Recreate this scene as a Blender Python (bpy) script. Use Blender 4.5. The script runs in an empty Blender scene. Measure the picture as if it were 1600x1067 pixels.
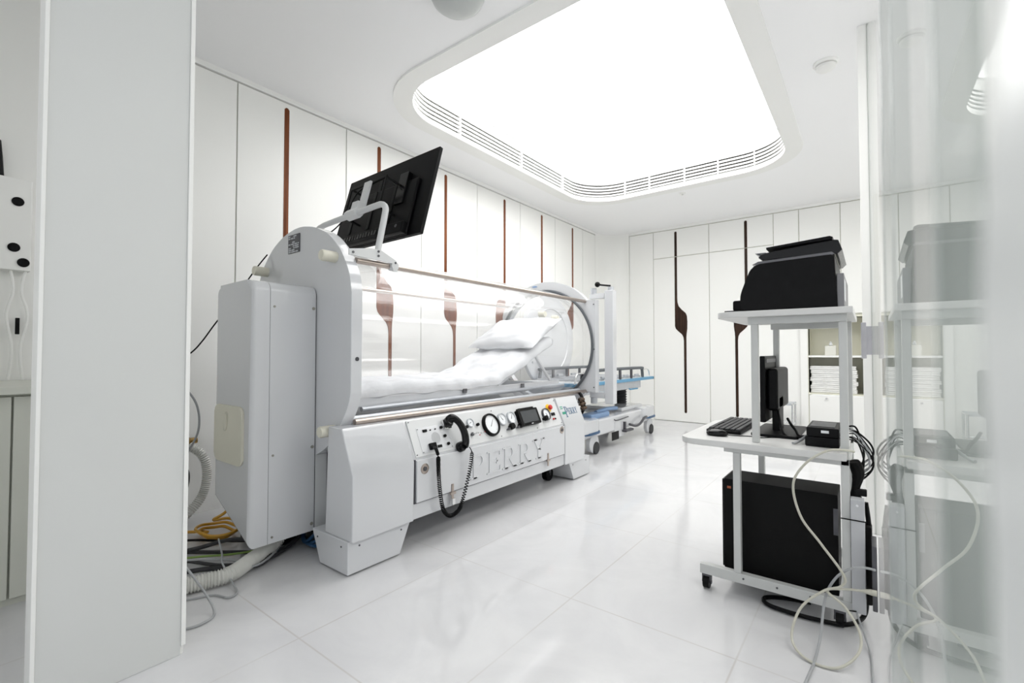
import bpy, bmesh, math, random
from mathutils import Vector, Matrix
random.seed(7)
PI = math.pi
SC = bpy.context.scene
COL = SC.collection
R = math.radians

# ------------------------------------------------------------------ camera
cd = bpy.data.cameras.new('camera')
cam = bpy.data.objects.new('camera', cd); COL.objects.link(cam)
cam.location = (0, 0, 1.0)
cam.rotation_euler = (R(90 + 1.377), 0, R(37.5))
cd.sensor_fit = 'HORIZONTAL'; cd.sensor_width = 36.0; cd.lens = 728 / 1600 * 36
cd.clip_start = 0.01; cd.clip_end = 60
cd.dof.use_dof = True; cd.dof.focus_distance = 2.6; cd.dof.aperture_fstop = 4.5
SC.camera = cam
# ------------------------------------------------------------------ world, exposure
w = bpy.data.worlds.new('world'); SC.world = w; w.use_nodes = True
w.node_tree.nodes['Background'].inputs[0].default_value = (0.93, 0.96, 1.0, 1)
w.node_tree.nodes['Background'].inputs[1].default_value = 0.75
SC.view_settings.view_transform = 'Standard'; SC.view_settings.look = 'None'
SC.view_settings.gamma = 1.0; SC.view_settings.use_curve_mapping = False
SC.view_settings.exposure = 0.76
SC.cycles.diffuse_bounces = 8; SC.cycles.max_bounces = 16; SC.cycles.transparent_max_bounces = 24
PANEL_POWER = 2.6
CORRIDOR_W = 34

# ------------------------------------------------------------------ materials
MATS = {}
def mat(name, col, rough=0.5, metal=0.0, spec=0.5, coat=0.0, emit=None, es=0.0, bump=None, mottle=None, trans=0.0, alpha=1.0):
    m = bpy.data.materials.new(name); m.use_nodes = True
    nt = m.node_tree; b = nt.nodes['Principled BSDF']
    b.inputs['Base Color'].default_value = (*col, 1)
    b.inputs['Roughness'].default_value = rough; b.inputs['Metallic'].default_value = metal
    b.inputs['Specular IOR Level'].default_value = spec
    b.inputs['Coat Weight'].default_value = coat; b.inputs['Coat Roughness'].default_value = 0.05
    b.inputs['Transmission Weight'].default_value = trans; b.inputs['Alpha'].default_value = alpha
    if emit:
        b.inputs['Emission Color'].default_value = (*emit, 1); b.inputs['Emission Strength'].default_value = es
    tc = nt.nodes.new('ShaderNodeTexCoord')
    if bump:
        n = nt.nodes.new('ShaderNodeTexNoise'); n.inputs['Scale'].default_value = bump[0]; n.inputs['Detail'].default_value = 4
        nt.links.new(tc.outputs['Object'], n.inputs['Vector'])
        bp = nt.nodes.new('ShaderNodeBump'); bp.inputs['Strength'].default_value = bump[1]; bp.inputs['Distance'].default_value = bump[2] if len(bump) > 2 else 0.01
        nt.links.new(n.outputs['Fac'], bp.inputs['Height']); nt.links.new(bp.outputs['Normal'], b.inputs['Normal'])
    if mottle:
        n = nt.nodes.new('ShaderNodeTexNoise'); n.inputs['Scale'].default_value = mottle[0]; n.inputs['Detail'].default_value = 5
        nt.links.new(tc.outputs['Object'], n.inputs['Vector'])
        r = nt.nodes.new('ShaderNodeValToRGB'); r.color_ramp.elements[0].position = 0.3; r.color_ramp.elements[1].position = 0.7
        r.color_ramp.elements[0].color = (*mottle[1], 1); r.color_ramp.elements[1].color = (*col, 1)
        nt.links.new(n.outputs['Fac'], r.inputs['Fac']); nt.links.new(r.outputs['Color'], b.inputs['Base Color'])
    MATS[name] = m
    return m

wallpaint = mat('lacquered_wall_panel', (0.88, 0.88, 0.86), 0.32, spec=0.4, mottle=(0.8, (0.87, 0.87, 0.845)))
groove = mat('panel_joint', (0.55, 0.55, 0.48), 0.6)
ceilpaint = mat('ceiling_paint', (0.93, 0.93, 0.935), 0.7, mottle=(0.6, (0.92, 0.92, 0.925)))
trimwhite = mat('trim_white', (0.87, 0.87, 0.85), 0.4)
gloss = mat('chamber_gloss_white', (0.62, 0.63, 0.65), 0.12, coat=0.5, mottle=(1.5, (0.61, 0.62, 0.64)))
gloss2 = mat('chamber_satin_white', (0.63, 0.64, 0.645), 0.3, mottle=(1.5, (0.615, 0.625, 0.63)))
cream = mat('cream_plastic', (0.70, 0.68, 0.58), 0.4, mottle=(5, (0.68, 0.66, 0.56)))
steel = mat('brushed_steel', (0.46, 0.40, 0.36), 0.3, 1.0, mottle=(40, (0.42, 0.36, 0.32)))
chrome = mat('chrome', (0.8, 0.8, 0.8), 0.12, 1.0, mottle=(30, (0.74, 0.74, 0.74)))
alum = mat('aluminium_grey', (0.55, 0.57, 0.6), 0.4, 0.6, mottle=(20, (0.5, 0.52, 0.55)))
darkm = mat('dark_metal', (0.10, 0.10, 0.11), 0.4, 0.5, mottle=(20, (0.08, 0.08, 0.09)))
black = mat('black_plastic', (0.003, 0.003, 0.0033), 0.42, spec=0.13, mottle=(30, (0.005, 0.005, 0.0055)))
blackg = mat('black_gloss', (0.003, 0.003, 0.0035), 0.2, spec=0.25, mottle=(30, (0.005, 0.005, 0.006)))
blacktv = mat('television_black', (0.004, 0.004, 0.0045), 0.45, spec=0.1, mottle=(30, (0.0035, 0.0035, 0.004)))
blackm = mat('black_matte', (0.006, 0.006, 0.006), 0.6, spec=0.12, bump=(220, 0.2, 0.002))
keycap = mat('keycap_black', (0.03, 0.03, 0.033), 0.5, mottle=(60, (0.025, 0.025, 0.028)))
rubber = mat('rubber', (0.035, 0.035, 0.038), 0.65, mottle=(30, (0.03, 0.03, 0.032)))
seal = mat('seal_grey', (0.09, 0.10, 0.11), 0.5, mottle=(30, (0.08, 0.09, 0.10)))
cartgrey = mat('cart_grey_paint', (0.56, 0.57, 0.56), 0.45, mottle=(20, (0.54, 0.55, 0.54)))
cartedge = mat('cart_board', (0.66, 0.66, 0.65), 0.35, mottle=(12, (0.64, 0.64, 0.63)))
fabric = mat('white_cotton', (0.74, 0.75, 0.77), 0.9, spec=0.2, bump=(7, 0.45, 0.02))
dial = mat('dial_white', (0.8, 0.82, 0.84), 0.3, mottle=(20, (0.78, 0.8, 0.82)))
blue = mat('blue_plastic', (0.10, 0.30, 0.48), 0.4, mottle=(20, (0.09, 0.27, 0.44)))
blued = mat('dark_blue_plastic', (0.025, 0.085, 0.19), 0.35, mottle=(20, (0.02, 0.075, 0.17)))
bluel = mat('pale_blue_pad', (0.22, 0.34, 0.54), 0.45, mottle=(20, (0.2, 0.31, 0.5)))
red = mat('red_plastic', (0.5, 0.02, 0.02), 0.3, mottle=(30, (0.45, 0.018, 0.018)))
yellow = mat('yellow_plastic', (0.8, 0.5, 0.02), 0.4, mottle=(30, (0.75, 0.46, 0.02)))
yhose = mat('yellow_hose', (0.62, 0.33, 0.03), 0.4, mottle=(20, (0.55, 0.28, 0.02)))
green = mat('green_ink', (0.03, 0.28, 0.18), 0.4, mottle=(30, (0.03, 0.26, 0.17)))
ink = mat('navy_ink', (0.05, 0.12, 0.22), 0.4, mottle=(30, (0.05, 0.11, 0.2)))
brass = mat('brass', (0.45, 0.30, 0.12), 0.35, 0.8, mottle=(30, (0.4, 0.26, 0.1)))
greyc = mat('grey_cable', (0.36, 0.37, 0.38), 0.5, mottle=(20, (0.33, 0.34, 0.35)))
beigec = mat('beige_cable', (0.52, 0.51, 0.44), 0.5, mottle=(20, (0.49, 0.48, 0.41)))
hose = mat('corrugated_hose_white', (0.66, 0.66, 0.63), 0.45, mottle=(20, (0.62, 0.62, 0.59)))
greenc = mat('green_cable', (0.22, 0.35, 0.08), 0.5, mottle=(20, (0.2, 0.32, 0.07)))
teal = mat('teal_box', (0.35, 0.62, 0.62), 0.5, mottle=(20, (0.5, 0.7, 0.7)))
screen = mat('dark_screen', (0.05, 0.055, 0.06), 0.25, mottle=(3, (0.04, 0.045, 0.05)))
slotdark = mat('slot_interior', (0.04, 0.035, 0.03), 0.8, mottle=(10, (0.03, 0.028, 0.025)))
domegrey = mat('dome_grey', (0.52, 0.54, 0.53), 0.35, mottle=(5, (0.5, 0.52, 0.51)))
frost = mat('frosted_acrylic', (0.50, 0.50, 0.54), 0.3, alpha=0.75, mottle=(20, (0.46, 0.46, 0.5)))
paleglass = mat('polished_glass_edge', (0.62, 0.66, 0.63), 0.15, alpha=0.8, mottle=(5, (0.6, 0.65, 0.62)))
lightm = mat('light_panel_glow', (0.9, 0.9, 0.9), 0.6, emit=(1.0, 0.995, 0.985), es=PANEL_POWER)
ledm = mat('led_amber', (0.4, 0.1, 0.03), 0.4, mottle=(50, (0.35, 0.08, 0.02)))

def wood(name, c1, c2):
    m = mat(name, c1, 0.45, spec=0.18)
    nt = m.node_tree; b = nt.nodes['Principled BSDF']
    tc = nt.nodes.new('ShaderNodeTexCoord'); mp = nt.nodes.new('ShaderNodeMapping'); mp.inputs['Scale'].default_value = (60, 60, 2.5)
    n = nt.nodes.new('ShaderNodeTexNoise'); n.inputs['Scale'].default_value = 1.0; n.inputs['Detail'].default_value = 6
    r = nt.nodes.new('ShaderNodeValToRGB'); r.color_ramp.elements[0].position = 0.35; r.color_ramp.elements[1].position = 0.65
    r.color_ramp.elements[0].color = (*c1, 1); r.color_ramp.elements[1].color = (*c2, 1)
    L = nt.links.new
    L(tc.outputs['Object'], mp.inputs['Vector']); L(mp.outputs[0], n.inputs['Vector']); L(n.outputs['Fac'], r.inputs['Fac']); L(r.outputs['Color'], b.inputs['Base Color'])
    return m
wood_sheen = wood('walnut_veneer_sheen', (0.12, 0.032, 0.009), (0.23, 0.072, 0.024))  # same walnut as the back wall, reddish sheen put into its colour
wood_dark = wood('walnut_veneer_dark', (0.018, 0.009, 0.006), (0.05, 0.024, 0.014))

def glassmat(name, tint, f0=0.04, rough=0.0, k=1.0):
    """thin clear sheet: straight transmission plus Fresnel (Schlick) mirror"""
    m = bpy.data.materials.new(name); m.use_nodes = True; nt = m.node_tree
    for n in list(nt.nodes): nt.nodes.remove(n)
    N = nt.nodes.new; L = nt.links.new
    out = N('ShaderNodeOutputMaterial'); mix = N('ShaderNodeMixShader'); tr = N('ShaderNodeBsdfTransparent'); gl = N('ShaderNodeBsdfGlossy')
    tr.inputs[0].default_value = (*tint, 1); gl.inputs['Roughness'].default_value = rough; gl.inputs[0].default_value = (1, 1, 1, 1)
    ge = N('ShaderNodeNewGeometry'); dt = N('ShaderNodeVectorMath'); dt.operation = 'DOT_PRODUCT'
    L(ge.outputs['Incoming'], dt.inputs[0]); L(ge.outputs['Normal'], dt.inputs[1])
    ab = N('ShaderNodeMath'); ab.operation = 'ABSOLUTE'; L(dt.outputs['Value'], ab.inputs[0])
    s = N('ShaderNodeMath'); s.operation = 'SUBTRACT'; s.inputs[0].default_value = 1; L(ab.outputs[0], s.inputs[1])
    p = N('ShaderNodeMath'); p.operation = 'POWER'; p.inputs[1].default_value = 5; L(s.outputs[0], p.inputs[0])
    a = N('ShaderNodeMath'); a.operation = 'MULTIPLY_ADD'; a.inputs[1].default_value = (1 - f0) * k; a.inputs[2].default_value = f0 * k; L(p.outputs[0], a.inputs[0])
    L(a.outputs[0], mix.inputs[0]); L(tr.outputs[0], mix.inputs[1]); L(gl.outputs[0], mix.inputs[2]); L(mix.outputs[0], out.inputs[0])
    MATS[name] = m
    return m
acrylic = glassmat('clear_acrylic', (0.985, 0.985, 0.988), 0.04, 0.02)
glass = glassmat('partition_glass', (0.985, 0.985, 0.98), 0.04, 0.0, 0.6)

def floormat():
    m = bpy.data.materials.new('white_marble_tile'); m.use_nodes = True; nt = m.node_tree; b = nt.nodes['Principled BSDF']
    N = nt.nodes.new; L = nt.links.new
    ge = N('ShaderNodeNewGeometry'); sp = N('ShaderNodeSeparateXYZ'); L(ge.outputs['Position'], sp.inputs[0])
    def line(sock, off, step, wd):
        a = N('ShaderNodeMath'); a.operation = 'SUBTRACT'; L(sock, a.inputs[0]); a.inputs[1].default_value = off
        d = N('ShaderNodeMath'); d.operation = 'DIVIDE'; L(a.outputs[0], d.inputs[0]); d.inputs[1].default_value = step
        r = N('ShaderNodeMath'); r.operation = 'ROUND'; L(d.outputs[0], r.inputs[0])
        s = N('ShaderNodeMath'); s.operation = 'SUBTRACT'; L(d.outputs[0], s.inputs[0]); L(r.outputs[0], s.inputs[1])
        ab = N('ShaderNodeMath'); ab.operation = 'ABSOLUTE'; L(s.outputs[0], ab.inputs[0])
        mr = N('ShaderNodeMapRange'); L(ab.outputs[0], mr.inputs[0]); mr.inputs[1].default_value = 0.2 * wd / step; mr.inputs[2].default_value = wd / step
        mr.inputs[3].default_value = 1; mr.inputs[4].default_value = 0
        return mr.outputs[0]
    g1 = line(sp.outputs['X'], -1.6, 0.62, 0.0045); g2 = line(sp.outputs['Y'], 0.86, 0.81, 0.0045)
    mx = N('ShaderNodeMath'); mx.operation = 'MAXIMUM'; L(g1, mx.inputs[0]); L(g2, mx.inputs[1])
    n = N('ShaderNodeTexNoise'); n.inputs['Scale'].default_value = 2.2; n.inputs['Detail'].default_value = 8; n.inputs['Roughness'].default_value = 0.65; n.inputs['Distortion'].default_value = 1.2
    L(ge.outputs['Position'], n.inputs['Vector'])
    r = N('ShaderNodeValToRGB'); r.color_ramp.elements[0].position = 0.3; r.color_ramp.elements[1].position = 0.62
    r.color_ramp.elements[0].color = (0.575, 0.575, 0.59, 1); r.color_ramp.elements[1].color = (0.63, 0.63, 0.64, 1)
    L(n.outputs['Fac'], r.inputs[0])
    mc = N('ShaderNodeMix'); mc.data_type = 'RGBA'; mc.inputs[7].default_value = (0.42, 0.385, 0.355, 1)
    sc = N('ShaderNodeMath'); sc.operation = 'MULTIPLY'; L(mx.outputs[0], sc.inputs[0])
    ng = N('ShaderNodeTexNoise'); ng.inputs['Scale'].default_value = 1.7; ng.inputs['Detail'].default_value = 3; L(ge.outputs['Position'], ng.inputs['Vector'])
    gr = N('ShaderNodeMapRange'); L(ng.outputs['Fac'], gr.inputs[0]); gr.inputs[1].default_value = 0.35; gr.inputs[2].default_value = 0.65; gr.inputs[3].default_value = 0.1; gr.inputs[4].default_value = 0.6; L(gr.outputs[0], sc.inputs[1])
    L(sc.outputs[0], mc.inputs[0]); L(r.outputs[0], mc.inputs[6]); L(mc.outputs[2], b.inputs['Base Color'])
    n2 = N('ShaderNodeTexNoise'); n2.inputs['Scale'].default_value = 6; L(ge.outputs['Position'], n2.inputs['Vector'])
    mr = N('ShaderNodeMapRange'); L(n2.outputs['Fac'], mr.inputs[0]); mr.inputs[3].default_value = 0.05; mr.inputs[4].default_value = 0.12; L(mr.outputs[0], b.inputs['Roughness'])
    b.inputs['Specular IOR Level'].default_value = 0.5
    return m
floorm = floormat()

# ------------------------------------------------------------------ mesh helpers
class MB:
    def __init__(s): s.bm = bmesh.new()
    def _bev(s, vs, bev, seg=2):
        if bev <= 0: return
        es = set()
        for v in vs:
            for e in v.link_edges: es.add(e)
        bmesh.ops.bevel(s.bm, geom=list(es), offset=bev, segments=seg, affect='EDGES', profile=0.5, clamp_overlap=True)
    def box(s, x0, x1, y0, y1, z0, z1, bev=0.0, M=None, seg=2):
        c = [(x0, y0, z0), (x1, y0, z0), (x1, y1, z0), (x0, y1, z0), (x0, y0, z1), (x1, y0, z1), (x1, y1, z1), (x0, y1, z1)]
        vs = [s.bm.verts.new(M @ Vector(p) if M else p) for p in c]
        for f in ((0, 3, 2, 1), (4, 5, 6, 7), (0, 1, 5, 4), (1, 2, 6, 5), (2, 3, 7, 6), (3, 0, 4, 7)): s.bm.faces.new([vs[i] for i in f])
        s._bev(vs, bev, seg); return s
    def cyl(s, p0, p1, r, r1=None, seg=20, cap=True):
        p0 = Vector(p0); p1 = Vector(p1); r1 = r if r1 is None else r1
        d = (p1 - p0).normalized(); a = d.orthogonal().normalized(); b = d.cross(a)
        A = []; B = []
        for i in range(seg):
            t = 2 * PI * i / seg; o = a * math.cos(t) + b * math.sin(t)
            A.append(s.bm.verts.new(p0 + o * r)); B.append(s.bm.verts.new(p1 + o * r1))
        for i in range(seg):
            j = (i + 1) % seg; s.bm.faces.new((A[i], A[j], B[j], B[i]))
        if cap: s.bm.faces.new(A[::-1]); s.bm.faces.new(B)
        return s
    def lathe(s, o, axis, prof, seg=28):
        """prof: (radius, height) pairs along axis from o"""
        o = Vector(o); d = Vector(axis).normalized(); a = d.orthogonal().normalized(); b = d.cross(a)
        rings = []
        for r, h in prof:
            rings.append([s.bm.verts.new(o + d * h + (a * math.cos(2 * PI * i / seg) + b * math.sin(2 * PI * i / seg)) * max(r, 1e-5)) for i in range(seg)])
        for A, B in zip(rings, rings[1:]):
            for i in range(seg):
                j = (i + 1) % seg; s.bm.faces.new((A[i], A[j], B[j], B[i]))
        s.bm.faces.new(rings[0][::-1]); s.bm.faces.new(rings[-1]); return s
    def tube(s, pts, r, seg=10, smooth=0, closed=False):
        pts = [Vector(p) for p in pts]
        if smooth: pts = catmull(pts, smooth, closed)
        n = len(pts); rings = []; up = None
        for i in range(n):
            if closed: d = (pts[(i + 1) % n] - pts[i - 1])
            else: d = pts[min(i + 1, n - 1)] - pts[max(i - 1, 0)]
            if d.length < 1e-9: d = Vector((0, 0, 1))
            d.normalize()
            if up is None: up = d.orthogonal().normalized()
            up = (up - d * up.dot(d))
            if up.length < 1e-6: up = d.orthogonal()
            up.normalize(); b = d.cross(up)
            rr = r(i / (n - 1)) if callable(r) else r
            rings.append([s.bm.verts.new(pts[i] + (up * math.cos(2 * PI * k / seg) + b * math.sin(2 * PI * k / seg)) * rr) for k in range(seg)])
        for q in range(n if closed else n - 1):
            A, B = rings[q], rings[(q + 1) % n]
            for k in range(seg):
                j = (k + 1) % seg; s.bm.faces.new((A[k], A[j], B[j], B[k]))
        if not closed: s.bm.faces.new(rings[0][::-1]); s.bm.faces.new(rings[-1])
        return s
    def prism(s, poly, f, d0, d1, bev=0.0, seg=2, both=True):
        """poly of 2D points; f(u,v,d)->3D; extruded from d0 to d1"""
        A = [s.bm.verts.new(f(u, v, d0)) for u, v in poly]; B = [s.bm.verts.new(f(u, v, d1)) for u, v in poly]
        n = len(poly); fs = []
        s.bm.faces.new(A[::-1]); s.bm.faces.new(B)
        for i in range(n):
            j = (i + 1) % n; s.bm.faces.new((A[i], A[j], B[j], B[i]))
        if bev > 0:
            s.bm.edges.index_update()
            es = []
            for L_ in ((A, B) if both else (A,)):
                for i in range(n):
                    e = s.bm.edges.get((L_[i], L_[(i + 1) % n]));
                    if e: es.append(e)
            bmesh.ops.bevel(s.bm, geom=es, offset=bev, segments=seg, affect='EDGES', profile=0.5, clamp_overlap=True)
        return s
    def ringband(s, out, inn, f, d0, d1):
        """closed frame between two outlines of equal count"""
        n = len(out)
        V = [[s.bm.verts.new(f(u, v, d)) for u, v in L_] for L_ in (out, inn) for d in (d0, d1)]
        o0, o1, i0, i1 = V
        for i in range(n):
            j = (i + 1) % n
            for a, b in ((o0, o1), (o1, i1), (i1, i0), (i0, o0)): s.bm.faces.new((a[i], a[j], b[j], b[i]))
        return s
    def ball(s, c, r, sx=1, sy=1, sz=1, u=16, v=10):
        m = Matrix.Translation(c) @ Matrix.Diagonal((r * sx, r * sy, r * sz, 1))
        bmesh.ops.create_uvsphere(s.bm, u_segments=u, v_segments=v, radius=1, matrix=m); return s
    def build(s, name, m, parent=None, smooth=True, angle=35, origin=None):
        bmesh.ops.recalc_face_normals(s.bm, faces=s.bm.faces[:])
        base = Vector((0, 0, 0)); p = parent
        while p is not None: base += p.location; p = p.parent
        o_ = Vector(origin) if origin else (Vector((0, 0, 0)) if parent else Vector((0, 0, 0)))
        bmesh.ops.translate(s.bm, verts=s.bm.verts[:], vec=-(base + o_))
        me = bpy.data.meshes.new(name)
        if smooth:
            for f in s.bm.faces: f.smooth = True
            for e in s.bm.edges:
                if len(e.link_faces) == 2 and e.calc_face_angle(0) > R(angle): e.smooth = False
        s.bm.to_mesh(me); s.bm.free()
        o = bpy.data.objects.new(name, me); COL.objects.link(o); me.materials.append(m)
        o.location = o_
        if parent is not None: o.parent = parent
        if smooth:
            wn = o.modifiers.new('weighted', 'WEIGHTED_NORMAL'); wn.keep_sharp = True; wn.weight = 80
        return o

def catmull(P, k, closed=False):
    out = []; n = len(P)
    g = (lambda i: P[i % n]) if closed else (lambda i: P[min(max(i, 0), n - 1)])
    for i in range(n if closed else n - 1):
        a, b, c, d = g(i - 1), g(i), g(i + 1), g(i + 2)
        for j in range(k):
            t = j / k
            out.append(0.5 * ((2 * b) + (c - a) * t + (2 * a - 5 * b + 4 * c - d) * t * t + (3 * b - a - 3 * c + d) * t ** 3))
    if not closed: out.append(P[-1].copy() if hasattr(P[-1], 'copy') else P[-1])
    return out
def rrect(x0, x1, y0, y1, r, k=8):
    pts = []
    for cx, cy, a0 in ((x1 - r, y1 - r, 0), (x0 + r, y1 - r, 90), (x0 + r, y0 + r, 180), (x1 - r, y0 + r, 270)):
        for i in range(k + 1):
            a = R(a0 + 90 * i / k); pts.append((cx + r * math.cos(a), cy + r * math.sin(a)))
    return pts
XY = lambda u, v, d: (u, v, d)
XZ = lambda u, v, d: (u, d, v)
YZ = lambda u, v, d: (d, u, v)
def tag(o, label=None, cat=None, group=None, kind=None):
    if label: o['label'] = label
    if cat: o['category'] = cat
    if group: o['group'] = group
    if kind: o['kind'] = kind
    return o
def thing(name, label, cat, loc=(0, 0, 0), group=None, kind=None):
    o = bpy.data.objects.new(name, None); COL.objects.link(o); o.location = loc; o.empty_display_size = 0.1
    return tag(o, label, cat, group, kind)
def dup(o, parent=None):
    c = o.copy(); COL.objects.link(c); c.parent = parent
    for ch in list(o.children): dup(ch, c)
    return c
def B(): return MB()

# serif capitals: each a list of convex quads in a unit-high box
def ringquads(cx, cy, ro, ri, a0, a1, k=10):
    q = []
    for i in range(k):
        t0 = R(a0 + (a1 - a0) * i / k); t1 = R(a0 + (a1 - a0) * (i + 1) / k)
        q.append([(cx + ri[0] * math.cos(t0), cy + ri[1] * math.sin(t0)), (cx + ro[0] * math.cos(t0), cy + ro[1] * math.sin(t0)),
                  (cx + ro[0] * math.cos(t1), cy + ro[1] * math.sin(t1)), (cx + ri[0] * math.cos(t1), cy + ri[1] * math.sin(t1))])
    return q
def rc(a, b, c, d): return [(a, c), (b, c), (b, d), (a, d)]
GL = {
 'P': [rc(.14, .30, 0, 1), rc(.03, .41, 0, .06), rc(.03, .14, .94, 1), rc(.30, .42, .93, 1), rc(.30, .42, .44, .51)] + ringquads(.42, .72, (.29, .28), (.14, .21), -90, 90),
 'E': [rc(.14, .30, 0, 1), rc(.03, .14, 0, .06), rc(.03, .14, .94, 1), rc(.30, .72, .93, 1), rc(.30, .74, 0, .07), rc(.30, .55, .47, .54), rc(.66, .72, .76, .93), rc(.68, .74, .07, .26), rc(.50, .55, .38, .64)],
 'R': [rc(.14, .30, 0, 1), rc(.03, .41, 0, .06), rc(.03, .14, .94, 1), rc(.30, .42, .93, 1), rc(.30, .42, .44, .51)] + ringquads(.42, .72, (.27, .28), (.13, .21), -90, 90) + [[(.36, .46), (.52, .46), (.80, 0), (.62, 0)], rc(.58, .88, 0, .06)],
 'Y': [rc(.34, .50, 0, .5), rc(.22, .62, 0, .06), [(.08, 1), (.26, 1), (.50, .46), (.34, .46)], [(.66, 1), (.76, 1), (.50, .42), (.40, .46)], rc(0, .34, .94, 1), rc(.56, .84, .94, 1)],
}
ADV = {'P': .76, 'E': .80, 'R': .88, 'Y': .86}
def word(mb, txt, f, u0, v0, h, wscale, d0, d1, first=None):
    u = u0
    for i, ch in enumerate(txt):
        hh = h * (first if (first and i == 0) else 1); vv = v0 - (hh - h) * 0.55
        for q in GL[ch]: mb.prism([(u + a * hh * wscale, vv + b * hh) for a, b in q], f, d0, d1)
        u += ADV[ch] * hh * wscale
    return u

# ================================================================== THE SETTING
CZ = 2.86; XL = -3.36; YB = 6.87; GX = 0.012
fl = B().box(-3.6, 1.6, -2.2, 7.1, -0.06, 0.0).build('floor', floorm, smooth=False); tag(fl, kind='structure')
# light well outline
LX0, LX1, LY0, LY1 = -2.79, -0.575, 2.12, 5.22
hole = rrect(LX0, LX1, LY0, LY1, 0.45, 14)
bm = bmesh.new()
ov = [bm.verts.new(p) for p in ((-3.6, -2.2, CZ), (1.6, -2.2, CZ), (1.6, 7.1, CZ), (-3.6, 7.1, CZ))]
hole = rrect(LX0 - .032, LX1 + .032, LY0 - .032, LY1 + .032, .482, 14)
hv = [bm.verts.new((x, y, CZ)) for x, y in hole]
es = [bm.edges.new((ov[i], ov[(i + 1) % 4])) for i in range(4)] + [bm.edges.new((hv[i], hv[(i + 1) % len(hv)])) for i in range(len(hv))]
bmesh.ops.triangle_fill(bm, edges=es, use_beauty=True)
ext = bmesh.ops.extrude_face_region(bm, geom=bm.faces[:])
bmesh.ops.translate(bm, verts=[v for v in ext['geom'] if isinstance(v, bmesh.types.BMVert)], vec=(0, 0, 0.05))
cb = MB(); cb.bm.free(); cb.bm = bm
ce = cb.build('ceiling', ceilpaint, smooth=False); tag(ce, kind='structure')

def inlay_poly(u0, mirror, z0=0.13, z1=2.78, width=0.16):
    """the slim veneer strip with its bulging shift; u0 is the upper strip's left (or right when mirrored) edge"""
    L_ = [(0.0, z1 - .012), (0.0, 1.50), (0.0, 1.39), (.012, 1.35), (.05, 1.31), (.10, 1.265), (.120, 1.225), (.127, 1.17), (.127, z0 + .012), (.137, z0)]
    R_ = [(.152, z0), (.162, z0 + .012), (.162, 1.22), (.167, 1.28), (.176, 1.35), (.178, 1.45), (.172, 1.53), (.155, 1.575), (.10, 1.625), (.055, 1.68), (.038, 1.74), (.035, 1.80), (.035, z1 - .012), (.025, z1), (.010, z1)]
    P = L_ + R_
    return [((u0 - u) if mirror else (u0 + u), z) for u, z in P]
def clip(poly, zlo=None, zhi=None):
    def cut(P, z, keep_above):
        o = []
        for i in range(len(P)):
            a, b = P[i], P[(i + 1) % len(P)]
            ina = (a[1] >= z) == keep_above; inb = (b[1] >= z) == keep_above
            if ina: o.append(a)
            if ina != inb:
                t = (z - a[1]) / (b[1] - a[1]); o.append((a[0] + (b[0] - a[0]) * t, z))
        return o
    if zlo is not None: poly = cut(poly, zlo, True)
    if zhi is not None: poly = cut(poly, zhi, False)
    return poly

# left wall: backing, tall lacquered panels, veneer inlays
wl = B().box(XL - .12, XL, -2.2, 7.0, 0, CZ).build('wall_left', groove, smooth=False); tag(wl, kind='structure')
ys = [-2.2, -0.3, 0.5, 1.33, 2.15, 2.95, 3.74, 4.52, 5.31, 6.07, 6.47]
inl = {3: (1.645, False), 4: (2.449, False), 5: (3.248, False), 6: (4.23, True), 7: (5.005, True), 8: (5.79, True)}
XP = XL + .018
for i in range(len(ys) - 1):
    p = B().box(XL - .002, XP, ys[i] + .004, ys[i + 1] - .004, 0.0, 2.815, 0.002).build('wall_panel', wallpaint, wl)
    if i in inl and not (i == 3 and False):
        u0, mir = inl[i]
        B().prism(inlay_poly(u0, mir), YZ, XP - .003, XP + .003, 0.0008, 1).build('walnut_inlay', wood_sheen, p)
B().box(XL - .002, XP + .012, -2.2, 6.47, 2.822, CZ, .002).build('trim_1', trimwhite, wl)
# rounded corner between left and back walls
arc = [(XL + .4 - .382 * math.cos(R(a)), YB - .4 + .382 * math.sin(R(a))) for a in range(0, 91, 6)]
poly = arc + [(XL - .05, YB + .05)]
wc = B().prism([(XL - .05, YB - .4)] + arc[:] + [(XL + .4, YB + .05), (XL - .05, YB + .05)], XY, 0, CZ).build('wall_corner', wallpaint); tag(wc, kind='structure')
# back wall with doors and shelf niche
NX0, NX1, NZ = -0.605, -0.055, 1.43
wb = MB()
wb.box(-3.0, NX0, YB + .012, YB + .15, 0, CZ).box(NX0, NX1, YB + .012, YB + .15, NZ, CZ).box(NX1, 0.10, YB + .012, YB + .15, 0, CZ)
wb = wb.build('wall_back', groove, smooth=False); tag(wb, kind='structure')
YD = YB
def bpanel(x0, x1, z0, z1, nm='wall_panel', parent=wb): return B().box(x0 + .004, x1 - .004, YD, YD + .03, z0 + .002, z1 - .002, .002).build(nm, wallpaint, parent)
bpanel(-2.96, -2.575, 0, 2.815); 
pa = bpanel(-2.575, -1.775, 2.412, 2.815); pb = bpanel(-1.775, -0.975, 2.412, 2.815)
bpanel(-0.975, -0.69, 0, 2.815); bpanel(-0.69, -0.26, NZ + .04, 2.815); bpanel(-0.26, 0.06, NZ + .04, 2.815)
B().box(-2.96, 0.06, YD - .012, YD + .03, 2.822, CZ, .002).build('trim_2', trimwhite, wb)
P1 = inlay_poly(-2.258, False); P2 = inlay_poly(-1.285, True)
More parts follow.
